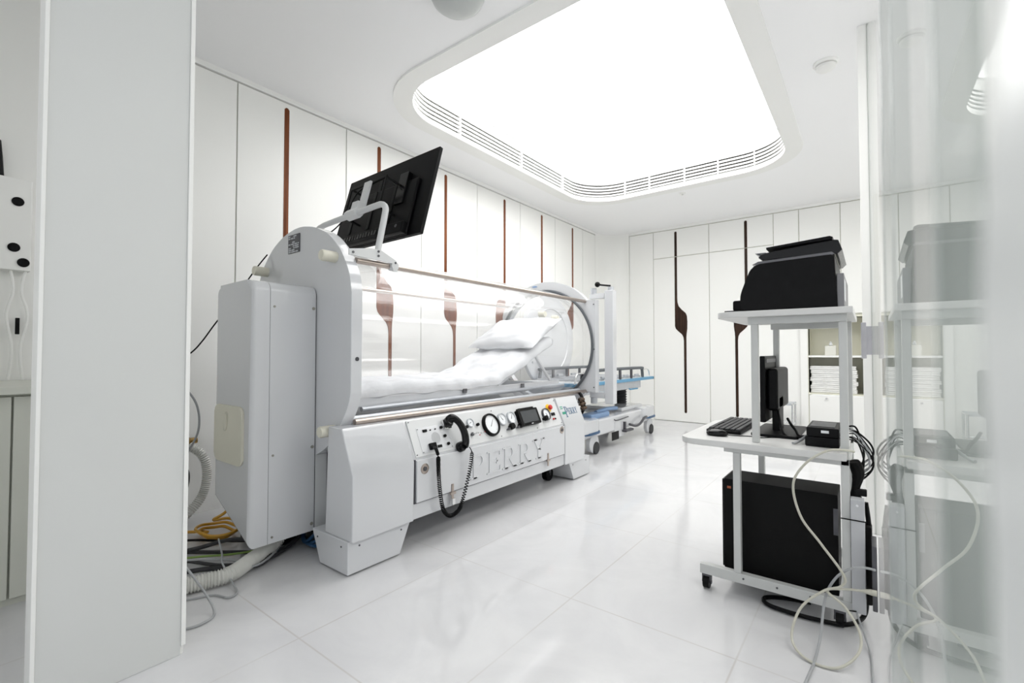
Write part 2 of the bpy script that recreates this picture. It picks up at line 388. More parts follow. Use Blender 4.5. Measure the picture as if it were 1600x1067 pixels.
for k, (x0, x1, P_, tp) in enumerate(((-2.575, -1.775, P1, pa), (-1.775, -0.975, P2, pb))):
    d = B().box(x0 + .004, x1 - .004, YD, YD + .03, 0.006, 2.405, .002).build('door_%d' % (k + 1), wallpaint); tag(d, kind='structure')
    B().prism(clip(P_, zhi=2.405), XZ, YD - .003, YD + .003).build('walnut_inlay', wood_dark, d)
    B().prism(clip(P_, zlo=2.414), XZ, YD - .003, YD + .003).build('walnut_inlay', wood_dark, tp)
# niche shelving unit (built in)
sn = thing('shelf_unit', 'white built-in shelf niche holding towels and tissue box at the far right end', 'shelves', (-0.33, YB, 0))
nb = MB(); nb.box(NX0 - .02, NX0, YB - .02, YB + .40, .0, NZ + .02).box(NX1, NX1 + .02, YB - .02, YB + .40, .0, NZ + .02).box(NX0, NX1, YB + .38, YB + .40, .49, NZ).box(NX0, NX1, YB - .02, YB + .40, NZ, NZ + .02).box(NX0, NX1, YB - .02, YB + .38, .485, .505)
niche_m = mat('cream_laminate', (0.74, 0.73, 0.62), 0.45, mottle=(4, (0.72, 0.71, 0.60)))
nb.build('carcass', niche_m, sn, smooth=False)
B().box(-.69, NX0 - .005, YB - .04, YB, 0, NZ + .04, .002).build('face_frame', trimwhite, sn)
for z in (.955,): B().box(NX0, NX1, YB - .015, YB + .38, z - .012, z + .012, .001).build('shelf', trimwhite, sn)
dr = B().box(NX0 + .004, NX1 - .004, YB - .02, YB, .02, .478, .003).build('cupboard_door', trimwhite, sn)
B().lathe((-.423, YB - .02, .442), (0, -1, 0), [(.008, 0), (.006, .012), (.013, .018), (.011, .026), (.001, .028)], 16).build('knob', chrome, dr)
tb = thing('tissue_box', 'small cream tissue box with a tissue standing up on the niche shelf', 'tissue box', (-.38, YB + .1, .967))
B().box(-.437, -.325, YB + .04, YB + .15, .9675, 1.085, .004).build('carton', mat('tissue_carton', (.72, .72, .66), .5, mottle=(10, (.7, .7, .64))), tb)
B().lathe((-.38, YB + .095, 1.085), (0, 0, 1), [(.012, 0), (.022, .012), (.012, .03), (.015, .042), (.003, .052)], 9).build('tissue', fabric, tb)
tcol = mat('towel_white', (.80, .80, .79), .95, bump=(60, .6, .008))
for k in range(7):
    z0 = .506 + k * .047; j = random.uniform(-.015, .015)
    t = MB()
    t.box(NX0 + .02 + j, NX1 - .06 + j, YB + .02, YB + .30, z0, z0 + .0235, .010, seg=3).box(NX0 + .022 + j, NX1 - .06 + j, YB + .025, YB + .30, z0 + .0235, z0 + .0465, .010, seg=3)
    pos = ['at the bottom of the pile', 'second from the bottom of the pile', 'third from the bottom of the pile', 'in the middle of the pile', 'third from the top of the pile', 'second from the top of the pile', 'topmost of the pile']
    tag(t.build('folded_towel', tcol), 'folded white towel in the far niche, ' + pos[k], 'towel', 'folded towels in the niche')

# wall and space beyond the glass
wr = B().box(1.5, 1.62, -2.2, 7.1, 0, CZ).build('wall_right', mat('corridor_paint', (.80, .81, .80), .6, mottle=(1, (.79, .80, .79)))); tag(wr, kind='structure')
wbr = B().box(.10, 1.6, YB + .02, YB + .15, 0, CZ).build('wall_corridor', trimwhite); tag(wbr, kind='structure')
# glass partition: sheets with polished edges
sheets = [(.385, .529), (.541, 1.02), (1.19, 1.69), (1.70, 3.2), (3.21, YB - .01)]
for k, (a, b) in enumerate([(.087, .137), (.1412, .335), (.356, .52), (.572, 3.27), (3.31, YB - .01)]):
    gp = B().box(GX, GX + .008, a, b, 0.0, CZ).build('window_%d' % (k + 1), glass, smooth=False); tag(gp, kind='structure')
    if k < 4: B().box(GX - .0002, GX + .008, b, b + (.004 if b < .2 else .02 if b < .5 else .05), 0, CZ).build('polished_edge', paleglass, gp, smooth=False)
jb = B().box(-.030, GX - .0005, 3.275, 3.305, 0, CZ, .002).build('trim_3', trimwhite); tag(jb, kind='structure')
hd = thing('door_pull', 'grey frosted acrylic pull handle on the glass panel edge at right', 'handle', (GX, 3.0, 1.06))
B().box(-.034, -.012, 2.985, 3.015, .97, 1.155, .003).box(-.012, GX - .0005, 2.996, 3.004, .99, 1.135).build('pull_bar', frost, hd)
# near door edge beside the camera
poly = [(.063, 1.18), (.066, 1.035), (.076, 1.025), (.083, 1.018), (.0865, 1.010), (.0865, .997), (.084, .982), (.080, .961), (.077, .90), (.076, .0), (-.8, 0), (-.8, CZ), (.063, CZ)]
pe = B().prism(poly, YZ, GX - .0003, .035, .0).build('trim_4', mat('near_edge_white', (.78, .80, .79), .35, mottle=(2, (.77, .79, .78)))); tag(pe, kind='structure')
# partition panel at left with lighter edging
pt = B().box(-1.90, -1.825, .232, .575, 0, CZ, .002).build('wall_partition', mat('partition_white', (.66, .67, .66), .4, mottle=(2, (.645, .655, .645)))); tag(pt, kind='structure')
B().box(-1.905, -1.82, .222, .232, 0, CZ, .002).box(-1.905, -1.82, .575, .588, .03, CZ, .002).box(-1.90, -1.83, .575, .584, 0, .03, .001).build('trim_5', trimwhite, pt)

# ================================================================== CEILING LIGHT and ceiling devices
cl = thing('ceiling_light', 'large rounded rectangular glowing light well set into the ceiling', 'ceiling light', ((LX0 + LX1) / 2, (LY0 + LY1) / 2, CZ))
def rr(o): return rrect(LX0 - o, LX1 + o, LY0 - o, LY1 + o, .45 + o, 14)
B().ringband(rr(.135), rr(-.004), XY, CZ - .014, CZ + .004).build('surround_ring', trimwhite, cl)
ZP = 3.15
B().prism(rr(.001), XY, ZP, ZP + .02).build('light_panel', lightm, cl, smooth=False)
slots = [(CZ, 2.890), (2.908, 2.923), (2.941, 2.957), (2.975, 2.992), (3.010, 3.028), (3.046, ZP + .02)]
for k, (a, b) in enumerate(slots):
    B().ringband(rr(.012), rr(0), XY, a, b).build('louvre_band', trimwhite, cl)
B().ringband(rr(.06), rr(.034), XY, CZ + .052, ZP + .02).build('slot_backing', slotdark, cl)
B().ringband(rr(0), rr(-.01), XY, ZP - .012, ZP - .006).build('panel_rim', trimwhite, cl)
nd = MB()
for x in (-2.0, -1.25, -.9, -1.6, -2.3): nd.box(x - .006, x + .006, LY1 - .006, LY1 + .03, 2.89, 3.05)
for y in (2.9, 3.8, 4.6): nd.box(LX0 - .03, LX0 + .006, y - .006, y + .006, 2.89, 3.05)
nd.build('louvre_spacer', trimwhite, cl)

sd = thing('smoke_detector', 'round white smoke detector on the ceiling right of the light', 'smoke detector', (-.197, 3.562, CZ))
B().lathe((-.197, 3.562, CZ), (0, 0, -1), [(.068, 0), (.068, .012), (.062, .018), (.05, .02)]).build('base', trimwhite, sd)
B().lathe((-.197, 3.562, CZ - .021), (0, 0, -1), [(.044, 0), (.044, .006)]).build('vent_slot', darkm, sd)
B().lathe((-.197, 3.562, CZ - .024), (0, 0, -1), [(.056, 0), (.054, .014), (.04, .026), (.01, .032)]).build('cap', trimwhite, sd)
dm = thing('dome_camera', 'grey half dome fixture on the ceiling at the top edge of the view', 'dome', (-1.66, 1.70, CZ))
B().lathe((-1.66, 1.70, CZ), (0, 0, -1), [(.145, 0), (.142, .02), (.125, .055), (.095, .08), (.05, .097), (.002, .102)], 36).build('dome', domegrey, dm)
tag(B().lathe((-1.708, 5.49, CZ), (0, 0, -1), [(.035, 0), (.034, .006), (.012, .008), (.012, .02), (.018, .022), (.002, .024)], 20).build('sprinkler_head', trimwhite), 'tiny round sprinkler rosette on the ceiling beyond the light', 'sprinkler')

# added fill light, brightens the space seen through the glass
def area(name, loc, sx, sy, wts, rot=(0, 0, 0)):
    l = bpy.data.lights.new(name, 'AREA'); l.shape = 'RECTANGLE'; l.size = sx; l.size_y = sy; l.energy = wts; l.color = (1, .99, .97)
    o = bpy.data.objects.new(name, l); COL.objects.link(o); o.location = loc; o.rotation_euler = rot; return o
area('corridor_fill', (.85, 3.2, 2.83), .5, 5.5, CORRIDOR_W)

wn_ = B().box(-3.36, -1.90, -.75, -.62, 0, CZ).build('wall_light_block', trimwhite); tag(wn_, kind='structure')  # unseen wall, added to keep world light off the service niche

# ================================================================== LEFT SERVICE NICHE
nichem = mat('niche_laminate', (0.60, 0.61, 0.55), 0.4, mottle=(3, (0.585, 0.595, 0.535)))
ct = thing('service_cabinet', 'white low cabinet with worktop at the far left edge', 'cabinet', (-3.0, .2, 0))
B().box(XP + .004, -2.66, -.6, .45, .835, .865, .004).build('worktop', nichem, ct)
B().box(XP + .004, -2.72, -.6, .45, .0, .835).build('body', nichem, ct)
B().box(-2.72, -2.70, -.2, .262, .03, .825, .003).build('cabinet_door', nichem, ct)
B().box(-2.72, -2.70, .268, .445, .03, .825, .003).build('cabinet_door', nichem, ct)
jx = thing('control_box', 'white wall box with black round sockets at the far left edge', 'control box', (-3.3, .2, 1.4))
B().box(XP + .001, -3.28, .05, .372, 1.40, 1.85, .006).build('housing', trimwhite, jx)
for y, z in ((.322, 1.735), (.22, 1.70), (.312, 1.51), (.345, 1.44), (.24, 1.50)): B().lathe((-3.279, y, z), (1, 0, 0), [(.022, 0), (.022, .003), (.016, .004)], 18).build('socket', black, jx)
for y, e in ((.305, .01), (.355, -.012)):
    tag(B().tube([(-3.30, y, 1.40), (-3.30, y + e, 1.3), (-3.30, y - e, 1.18), (-3.30, y + e, 1.02), (-3.31, y, .87)], .006, 8, 8).build('white_cable', trimwhite), 'thin white cable hanging below the wall box, ' + ('left one' if y < .32 else 'right one'), 'cable', 'white cables under the wall box')
tag(B().tube([(-3.30, .262, 1.85), (-3.30, .258, 1.92), (-3.30, .25, 2.02)], .014, 8, 4).build('black_plug', black), 'black connector standing on top of the far left wall box', 'connector')
tag(B().box(-3.31, -3.295, .325, .34, 1.09, 1.17, .002).build('cable_clip', black), 'small black clip on the hanging white cables at far left', 'cable clip')

# ================================================================== HYPERBARIC CHAMBER
CX = -2.41; TZ = 1.065
ch = thing('hyperbaric_chamber', 'large white hyperbaric chamber with clear acrylic tube and front control panel', 'hyperbaric chamber', (CX, 2.4, 0))
XF = -1.832
sec = [(XF, .155), (XF + .004, .448), (-1.925, .648), (-2.03, .655), (-2.16, .585), (-2.28, .545), (-2.41, .53), (-2.54, .545), (-2.66, .585), (-2.79, .655), (-2.90, .648), (-2.985, .448), (-2.985, .155)]
body = B().prism([(x - (.012 if x > -1.95 else 0), z) for x, z in sec], XZ, 1.36, 3.33, .004).build('base_cabinet', gloss, ch)
def cowl(y0, y1, ins):
    m_ = MB(); m_.prism([(XF + .001, .155), (XF + .003, .450), (-1.919, .651), (-2.03, .652), (-2.05, .155)], XZ, y0, y1, .006, 3); m_.build('end_cowl', gloss, ch)
cowl(1.222, 1.575, 0); cowl(3.045, 3.35, 0)
B().box(-2.985, -2.05, 1.345, 1.362, .155, .56).build('end_skirt', gloss2, ch)
B().box(-1.905, -1.846, 1.575, 3.045, .155, .235, .003).build('lower_sill', gloss, ch)
# slanted control surface frame
q = Vector((-.09, 0, .2)).normalized(); nrm = Vector((q.z, 0, -q.x))
def SP(y, s, h=0.0): return Vector((-1.84, 0, .445)) + Vector((0, y, 0)) + q * s + nrm * h
SPf = lambda u, v, d: SP(u, v, d)
cpn = B().prism([(1.60, .018), (3.03, .018), (3.03, .215), (1.60, .215)], SPf, -.006, .004, .002).build('control_panel', gloss2, ch)
B().prism([(1.648, .03), (1.872, .03), (1.872, .168), (1.648, .168)], SPf, .004, .006, .0008, 1).build('intercom_plate', gloss, ch)
# access door below, with raised lettering
ad = B().box(-1.85, -1.828, 1.592, 3.035, .238, .452, .004).build('access_door', gloss, ch)
lw = MB(); word(lw, 'PERRY', lambda u, v, d: (d, u, v), 1.985, .270, .134, 1.40, -1.83, -1.8225); lw.build('raised_lettering', gloss, ad, smooth=False)
gm = MB(); gm.box(-1.849, -1.838, 1.583, 1.592, .236, .455).box(-1.849, -1.838, 3.035, 3.044, .236, .455).box(-1.849, -1.838, 1.583, 3.044, .233, .238)
gm.build('door_gap', darkm, ch, smooth=False)
for y, z in ((1.644, .402), (2.992, .425)):
    l_ = B().lathe((-1.829, y, z), (1, 0, 0), [(.027, 0), (.027, .003), (.022, .005), (.021, .003)], 24).build('lock', steel, ad)
    B().lathe((-1.826, y, z), (1, 0, 0), [(.013, 0), (.013, .003), (.009, .004)], 6).build('latch_core', darkm, l_)
for y, z in ((1.844, .236), (2.802, .24)):
    h_ = B().box(-1.829, -1.822, y - .008, y + .008, z - .045, z + .045, .002).box(-1.829, -1.818, y - .02, y + .02, z - .012, z + .002, .002).build('door_hinge', steel, ch)
B().box(-1.824, -1.812, 1.832, 1.856, .168, .205, .003).build('toggle_latch', chrome, ch)
def knob(y, s, r, h, m_=black, name='control_knob', lab=None):
    mb = MB(); mb.lathe(SP(y, s, .004), nrm, [(r * .55, 0), (r * .5, h * .3), (r * .95, h * .35), (r, h * .55), (r * .9, h), (r * .3, h * 1.05)], 20)
    o = mb.build(name, m_, cpn)
    if lab: o['label'] = lab
    return o
# speaker grille: rings of holes
sg = MB()
for rr_, n in ((.005, 5), (.011, 10), (.017, 15), (.023, 20), (.029, 24)):
    for i in range(n):
        a = 2 * PI * i / n; p = SP(1.765 + rr_ * math.cos(a), .1 + rr_ * math.sin(a), .006)
        sg.cyl(p, p + nrm * .0008, .0016, seg=6)
sg.build('speaker_grille', black, cpn)
for y, s in ((1.818, .15), (1.828, .1), (1.837, .054)): knob(y, s, .009, .014)
for y, s, wd in ((1.70, .147, .014), (1.775, .051, .014)):
    B().prism([(y - wd, s - .007), (y + wd, s - .007), (y + wd, s + .007), (y - wd, s + .007)], SPf, .005, .012, .001).build('rocker_switch', black, cpn)
for y, s in ((1.739, .146), (1.775, .147)): knob(y, s, .004, .008, black, 'push_button')
def gauge(y, s, r, bez, needle=35, depth=.016):
    g = MB(); g.lathe(SP(y, s, .004), nrm, [(r, 0), (r, depth * .7), (r * .97, depth), (r * .84, depth), (r * .82, depth * .6)], 36)
    g = g.build('pressure_gauge', bez, cpn)
    B().lathe(SP(y, s, .004), nrm, [(r * .84, 0), (r * .84, depth * .62), (r * .05, depth * .63)], 36).build('dial_face', dial, g)
    tk = MB()
    for i in range(21):
        a = R(225 - 270 * i / 20); r0 = r * (.66 if i % 5 == 0 else .71)
        P_ = [(y + math.cos(a) * r0 - math.sin(a) * w_, s + math.sin(a) * r0 + math.cos(a) * w_) for w_ in (-.0006, .0006)] + [(y + math.cos(a) * r * .77 - math.sin(a) * w_, s + math.sin(a) * r * .77 + math.cos(a) * w_) for w_ in (.0006, -.0006)]
        tk.prism(P_, SPf, .004 + depth * .62, .0045 + depth * .63)
    a = R(needle)
    tk.prism([(y - math.cos(a) * r * .2 - math.sin(a) * .0018, s - math.sin(a) * r * .2 + math.cos(a) * .0018), (y - math.cos(a) * r * .2 + math.sin(a) * .0018, s - math.sin(a) * r * .2 - math.cos(a) * .0018), (y + math.cos(a) * r * .62, s + math.sin(a) * r * .62)], SPf, .004 + depth * .65, .005 + depth * .68)
    tk.build('needle', black, g, smooth=False)
    return g
gauge(2.228, .112, .072, black, 50, .022)['label'] = 'large gauge with thick black bezel'
gauge(2.350, .134, .041, alum, 120); gauge(2.447, .133, .043, alum, 60); gauge(2.057, .147, .027, alum, 200, .012); gauge(2.852, .112, .046, darkm, -60)
knob(2.014, .126, .010, .018); knob(2.111, .128, .010, .018)
knob(2.406, .074, .022, .038, lab='large black regulator knob'); knob(2.505, .072, .021, .04); knob(2.805, .082, .019, .04)
for y, s in ((2.372, .062), (2.472, .062)): knob(y, s, .007, .03, darkm)
for y, s in ((2.045, .081), (2.08, .081), (2.125, .076)):
    B().cyl(SP(y, s, .004), SP(y, s, .014), .006, seg=10).tube([SP(y, s, .014), SP(y, s - .006, .03)], .003, 8).build('toggle_switch', chrome, cpn)
knob(2.16, .078, .003, .005, red, 'indicator_lamp'); knob(2.11, .066, .003, .005, red, 'indicator_lamp')
knob(2.045, .078, .012, .012, darkm, 'pipe_port')
# touch screen
ts = B().prism(rrect(2.505, 2.735, .058, .172, .008, 4), SPf, .004, .034, .003).build('touch_screen', black, cpn)
B().prism([(2.53, .075), (2.71, .075), (2.71, .158), (2.53, .158)], SPf, .0335, .035).build('display', screen, ts)
B().prism([(2.615, .063), (2.635, .063), (2.635, .068), (2.615, .068)], SPf, .034, .0352).build('logo_badge', dial, ts)
B().prism([(2.53, .172), (2.70, .172), (2.70, .182), (2.53, .182)], SPf, .004, .03, .002).build('screen_hood', black, ts)
es_ = B().lathe(SP(2.916, .155, .004), nrm, [(.030, 0), (.030, .004), (.014, .006), (.012, .014)], 24).build('emergency_stop', yellow, cpn)
B().lathe(SP(2.916, .155, .018), nrm, [(.011, 0), (.018, .002), (.019, .012), (.014, .018), (.002, .02)], 24).build('mushroom_button', red, es_)
knob(2.744, .140, .008, .010, red, 'push_button'); knob(2.742, .172, .006, .006, green, 'push_button')
B().prism([(2.925, .094), (2.97, .094), (2.97, .116), (2.925, .116)], SPf, .004, .010, .001).build('rocker_switch', black, cpn)
knob(2.93, .068, .008, .010, red, 'push_button'); knob(2.956, .068, .007, .008, black, 'push_button')
scw = MB()
for y, s in ((1.61, .205), (3.02, .205), (1.61, .03), (3.02, .03), (1.655, .16), (1.865, .16), (1.655, .036), (1.865, .036), (2.3, .03), (2.7, .03), (2.28, .2)):
    scw.cyl(SP(y, s, .004), SP(y, s, .0075), .003, seg=8)
scw.build('screw', darkm, cpn)
# maker's mark on the far cowl
lm = MB(); word(lm, 'PERRY', lambda u, v, d: SP(u, v, d), 3.105, .078, .05, .80, .0105, .0135, 1.7); lm.build('logo_lettering', ink, ch, smooth=False)
B().prism([(3.068, .085), (3.115, .085), (3.115, .105), (3.068, .105)], SPf, .0105, .0133).prism([(3.06, .128), (3.095, .128), (3.095, .135), (3.06, .135)], SPf, .0105, .0133).prism([(3.06, .142), (3.095, .142), (3.095, .149), (3.06, .149)], SPf, .0105, .0133).build('logo_mark', green, ch, smooth=False)
# feet
def foot(x0, x1, y0, y1, n=0):
    m_ = MB(); t = .155
    c = lambda x, y, z: Vector((x, y, z))
    yo0, yo1 = (0, .065) if n == 0 else (.075, 0)
    V = [c(x0 + .07, y0 + yo0, .008), c(x1, y0 + yo0, .008), c(x1, y1 - yo1, .008), c(x0 + .07, y1 - yo1, .008), c(x0, y0, t), c(x1, y0, t), c(x1, y1, t), c(x0, y1, t)]
    v = [m_.bm.verts.new(p) for p in V]
    for f in ((0, 3, 2, 1), (4, 5, 6, 7), (0, 1, 5, 4), (1, 2, 6, 5), (2, 3, 7, 6), (3, 0, 4, 7)): m_.bm.faces.new([v[i] for i in f])
    m_._bev(v, .004)
    o = m_.build('foot', gloss, ch)
    s = MB()
    for y in (y0 + .06, y1 - .06): s.cyl((x1, y, t - .03), (x1 + .002, y, t - .03), .0045, seg=8)
    for x in (x1 - .05, x0 + .05): s.cyl((x, y0 + .002, t - .03), (x, y0 - .002, t - .03), .0045, seg=8)
    s.build('screw', darkm, o)
foot(-2.15, -1.853, 1.215, 1.573); foot(-2.15, -1.853, 3.135, 3.465, 1)
foot(-2.99, -2.70, 1.345, 1.60); foot(-2.99, -2.70, 3.10, 3.42, 1)
def castor(parent, x, y, r=.045, wd=.025, m_=black, fork=None, top=.1):
    c = B().cyl((x - wd / 2, y, r), (x + wd / 2, y, r), r, seg=24).build('castor', m_, parent)
    B().box(x - wd / 2 - .006, x + wd / 2 + .006, y - .012, y + .012, r * 1.2, top, .002).cyl((x - wd / 2 - .007, y, r), (x + wd / 2 + .007, y, r), .008, seg=10).build('castor_fork', fork or darkm, c)
castor(ch, -2.02, 3.09, .05, .04, top=.17); castor(ch, -2.85, 3.02, .055, .04, top=.17)
# end plates
HO = [(0, 1.668), (.06, 1.664), (.165, 1.642), (.27, 1.598), (.34, 1.548), (.395, 1.495), (.44, 1.43), (.472, 1.365), (.487, 1.285), (.487, .815), (.468, .755), (.43, .69), (.375, .62), (.30, .545), (.2, .49), (.1, .462), (0, .455)]
hs = [Vector((a, b)) for a, b in HO[:9]]; hs2 = [Vector((a, b)) for a, b in HO[9:]]
half = [tuple(p) for p in catmull(hs, 4)] + [tuple(p) for p in catmull(hs2, 4)]
outl = [(CX + a, b) for a, b in half] + [(CX - a, b) for a, b in half[::-1][1:-1]]
ep = B().prism(outl, XZ, 1.27, 1.33, .005, 3).build('end_plate', gloss, ch)
for sx, sz in ((1, 1), (-1, 1), (1, -1), (-1, -1)):
    x = CX + sx * .35; z = TZ + sz * .40 + (-.0 if sz > 0 else -.04)
    B().lathe((x, 1.27, z), (0, -1, 0), [(.027, 0), (.027, .07), (.024, .076), (.002, .077)], 24).build('bolt_cap', cream, ep)
B().cyl((CX + .487, 1.303, .97), (CX + .489, 1.303, .97), .010, seg=16).build('plug_hole', darkm, ep)
# data plate: dark grid of lines and boxes
dp = B().box(-2.515, -2.395, 1.266, 1.27, 1.538, 1.637).build('data_plate', darkm, ep)
g_ = MB()
for r_ in range(9):
    z = 1.628 - r_ * .0105; x = -2.51
    random.seed(r_ + 3)
    while x < -2.405:
        wd = random.uniform(.012, .04)
        if random.random() < .6: g_.box(x, min(x + wd, -2.4), 1.2652, 1.266, z - .0032, z + .0032)
        x += wd + .006
g_.build('data_plate_fields', alum, dp, smooth=False)
random.seed(7)
# head housing in front of the end plate
hx0, hx1 = -2.615, -2.223
def hpoly(i=0.0):
    T = 1.338 - i; r = .05
    P_ = [(hx1 - i, .112 + i), (hx1 - i, T - r)] + [(hx1 - i - r + r * math.cos(R(a)), T - r + r * math.sin(R(a))) for a in range(15, 90, 15)] + [(hx1 - i - r, T), (hx0 + i + r, T - .004)] + [(hx0 + i + r - r * math.sin(R(a)), T - .004 - r + r * math.cos(R(a))) for a in range(15, 90, 15)] + [(hx0 + i, T - r), (hx0 + i, .285 + i)]
    return P_
hh = B().prism(hpoly(), XZ, 1.0395, 1.2645, .0).build('service_housing', gloss, ch)
B().prism(hpoly(.0025), XZ, 1.034, 1.043).build('housing_seam', darkm, hh)
B().prism(hpoly(.003), XZ, 1.26, 1.2705).build('housing_seam', darkm, hh)
cv = B().prism(hpoly(), XZ, .955, 1.0375, .022, 4, False).build('housing_cover', gloss, hh)
rp = B().box(-2.60, -2.223, 1.27, 1.338, .112, .484, .0).build('rear_housing', gloss2, hh)
B().box(-2.62, -2.215, 1.332, 1.345, .10, .66).build('gap_shade', darkm, hh)  # dark filler box standing in for the shade in the gap
hp = B().prism(rrect(-2.59, -2.283, .475, .748, .035, 6), XZ, .943, .957, .005, 3).build('access_cover', cream, hh)
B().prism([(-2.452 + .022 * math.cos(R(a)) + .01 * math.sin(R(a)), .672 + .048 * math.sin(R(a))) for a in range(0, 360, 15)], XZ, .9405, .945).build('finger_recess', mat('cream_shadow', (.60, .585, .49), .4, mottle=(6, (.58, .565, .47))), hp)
B().prism([(-2.452 + .014 * math.cos(R(a)), .668 + .038 * math.sin(R(a))) for a in range(0, 360, 15)], XZ, .938, .942, .002).build('finger_tab', cream, hp)
sc_ = MB()
for y, z in ((1.058, 1.218), (1.252, 1.222), (1.058, .519), (1.252, .529), (1.058, .14), (1.252, .148)): sc_.cyl((hx1, y, z), (hx1 + .003, y, z), .0055 if y < 1.1 else .008, seg=12)
sc_.build('screw', mat('screw_grey', (.32, .31, .27), .5, .3, mottle=(30, (.28, .27, .24))), hh)
# acrylic tube, rails, seal
tb_ = MB(); seg = 72; rings = []
for r_, y in ((.50, 1.33), (.50, 3.62), (.475, 3.62), (.475, 1.33)):
    rings.append([tb_.bm.verts.new((CX + r_ * math.cos(2 * PI * i / seg), y, TZ + r_ * math.sin(2 * PI * i / seg))) for i in range(seg)])
for k in range(4):
    A, B_ = rings[k], rings[(k + 1) % 4]
    for i in range(seg): tb_.bm.faces.new((A[i], A[(i + 1) % seg], B_[(i + 1) % seg], B_[i]))
tb_.build('acrylic_tube', acrylic, ch)
for sx in (1, -1):
    for z in (1.450, .664):
        x = CX + sx * .43
        rl = B().cyl((x, 1.33, z), (x, 3.68, z), .0145, seg=16).build('tie_rod', steel, ch)
        B().lathe((x, 3.66, z), (0, -1, 0), [(.020, -.03), (.020, 0), (.018, .004)], 16).build('rod_nut', alum, rl)
for sx in (1, -1): B().cyl((CX + sx * .385, 1.33, .672), (CX + sx * .385, 3.60, .672), .017, seg=16).build('support_tube', alum, ch)
B().tube([(CX + .508 * math.cos(2 * PI * i / 72), 3.62, TZ + .508 * math.sin(2 * PI * i / 72)) for i in range(72)], .0125, 8, closed=True).build('seal_ring', seal, ch)
# far end frame with opening
oc = []
for i in range(72):
    a = 2 * PI * i / 72
    c_, s_ = math.cos(a), math.sin(a)
    r_ = .595
    x, z = c_ * r_, s_ * r_
    x = max(-.50, min(.50, x))
    oc.append((CX + x, TZ + z))
ic = [(CX + .492 * math.cos(2 * PI * i / 72), TZ + .492 * math.sin(2 * PI * i / 72)) for i in range(72)]
ff = B().ringband(oc, ic, XZ, 3.64, 3.70).build('far_end_frame', gloss, ch)
B().prism([(CX + .498 * math.cos(R(a)), TZ + .498 * math.sin(R(a))) for a in range(52, -53, -4)] + [(CX + .53, .655), (CX + .53, 1.462)], XZ, 3.634, 3.70, .0).build('hinge_plate', gloss, ff)
B().cyl((CX + .518, 3.634, 1.03), (CX + .518, 3.631, 1.03), .006, seg=10).cyl((CX + .515, 3.634, 1.42), (CX + .515, 3.631, 1.42), .006, seg=10).cyl((CX + .515, 3.634, .70), (CX + .515, 3.631, .70), .006, seg=10).build('screw', darkm, ff)
B().prism([(CX - .11 + .03 * math.cos(R(a)), 1.625 + .008 * math.sin(R(a))) for a in range(0, 360, 20)], XZ, 3.637, 3.641).build('oval_badge', bluel, ff)
hc = B().box(-1.835, -1.752, 3.715, 3.79, .555, 1.545, .008).build('hinge_column', gloss, ch)
B().box(-1.985, -1.84, 3.725, 3.78, 1.478, 1.525, .004).box(-1.985, -1.84, 3.725, 3.78, .60, .655, .004).build('hinge_arm', gloss, hc)
B().cyl((-1.955, 3.75, 1.52), (-1.955, 3.75, 1.575), .028, seg=18).cyl((-1.79, 3.75, 1.545), (-1.79, 3.75, 1.575), .028, seg=18).cyl((-1.955, 3.75, .60), (-1.955, 3.75, .55), .03, seg=18).build('hinge_pin', alum, hc)
B().tube([(-1.79, 3.75, 1.585), (-1.89, 3.72, 1.60)], .008, 8).ball((-1.90, 3.717, 1.602), .024).build('clamp_lever', black, hc)
# open round door, swung aside behind the tube
dh = B().lathe((-2.93, 4.46, 1.13), (1, 0, 0), [(.50, 0), (.52, .01), (.52, .05), (.50, .06), (.37, .064), (.365, .072), (.36, .064), (.02, .075)], 64).build('round_door', gloss, ch)
for y, z in ((4.24, 1.42), (4.50, 1.39)): B().lathe((-2.865, y, z), (1, 0, 0), [(.04, 0), (.036, .05), (.03, .07), (.002, .072)], 20).build('door_knob', cream, dh)
sm = MB()
for y, z in ((3.99, 1.35), (3.99, 1.2), (4.05, 1.0), (4.2, 1.3), (4.25, 1.15), (4.1, .9)): sm.cyl((-2.872, y, z), (-2.86, y, z), .012, seg=10)
sm.build('door_bolt', alum, dh)
B().box(-2.93, -2.87, 3.70, 4.02, .95, 1.25, .006).build('door_arm', gloss, dh)
# sliding tray inside the tube
tr = MB()
tr.box(-2.135, -2.115, 1.42, 3.42, .715, .765, .004).box(-2.705, -2.685, 1.42, 3.42, .715, .765, .004).box(-2.70, -2.12, 1.42, 3.42, .712, .72)
tr = tr.build('patient_tray', gloss, ch)
B().tube([(-2.10, 1.45, .705), (-2.10, 3.46, .725)], .014, 10).tube([(-2.72, 1.45, .705), (-2.72, 3.46, .725)], .014, 10).build('tray_slide', alum, tr)
cs = MB()
for k in range(6): cs.box(-2.68, -2.14, 2.72 + k * .12, 2.74 + k * .12, .735, .75)
cs.build('tray_slat', alum, tr)
for y in (2.22, 2.86): B().box(-2.112, -2.10, y, y + .035, .735, .765, .002).build('tray_catch', darkm, tr)
bl = MB()
bl.box(-2.14, -2.12, 0, .80, -.02, .02, .003, Matrix.Translation((0, 2.60, .775)) @ Matrix.Rotation(R(24), 4, 'X'))
bl.box(-2.70, -2.68, 0, .80, -.02, .02, .003, Matrix.Translation((0, 2.60, .775)) @ Matrix.Rotation(R(24), 4, 'X'))
bl.box(-2.70, -2.12, 0, .80, .0, .012, .002, Matrix.Translation((0, 2.60, .775)) @ Matrix.Rotation(R(24), 4, 'X'))
bl.build('backrest_frame', alum, tr)
B().tube([(-2.15, 3.10, .985), (-2.15, 3.34, .76)], .012, 8).tube([(-2.67, 3.10, .985), (-2.67, 3.34, .76)], .012, 8).build('backrest_prop', gloss, tr)
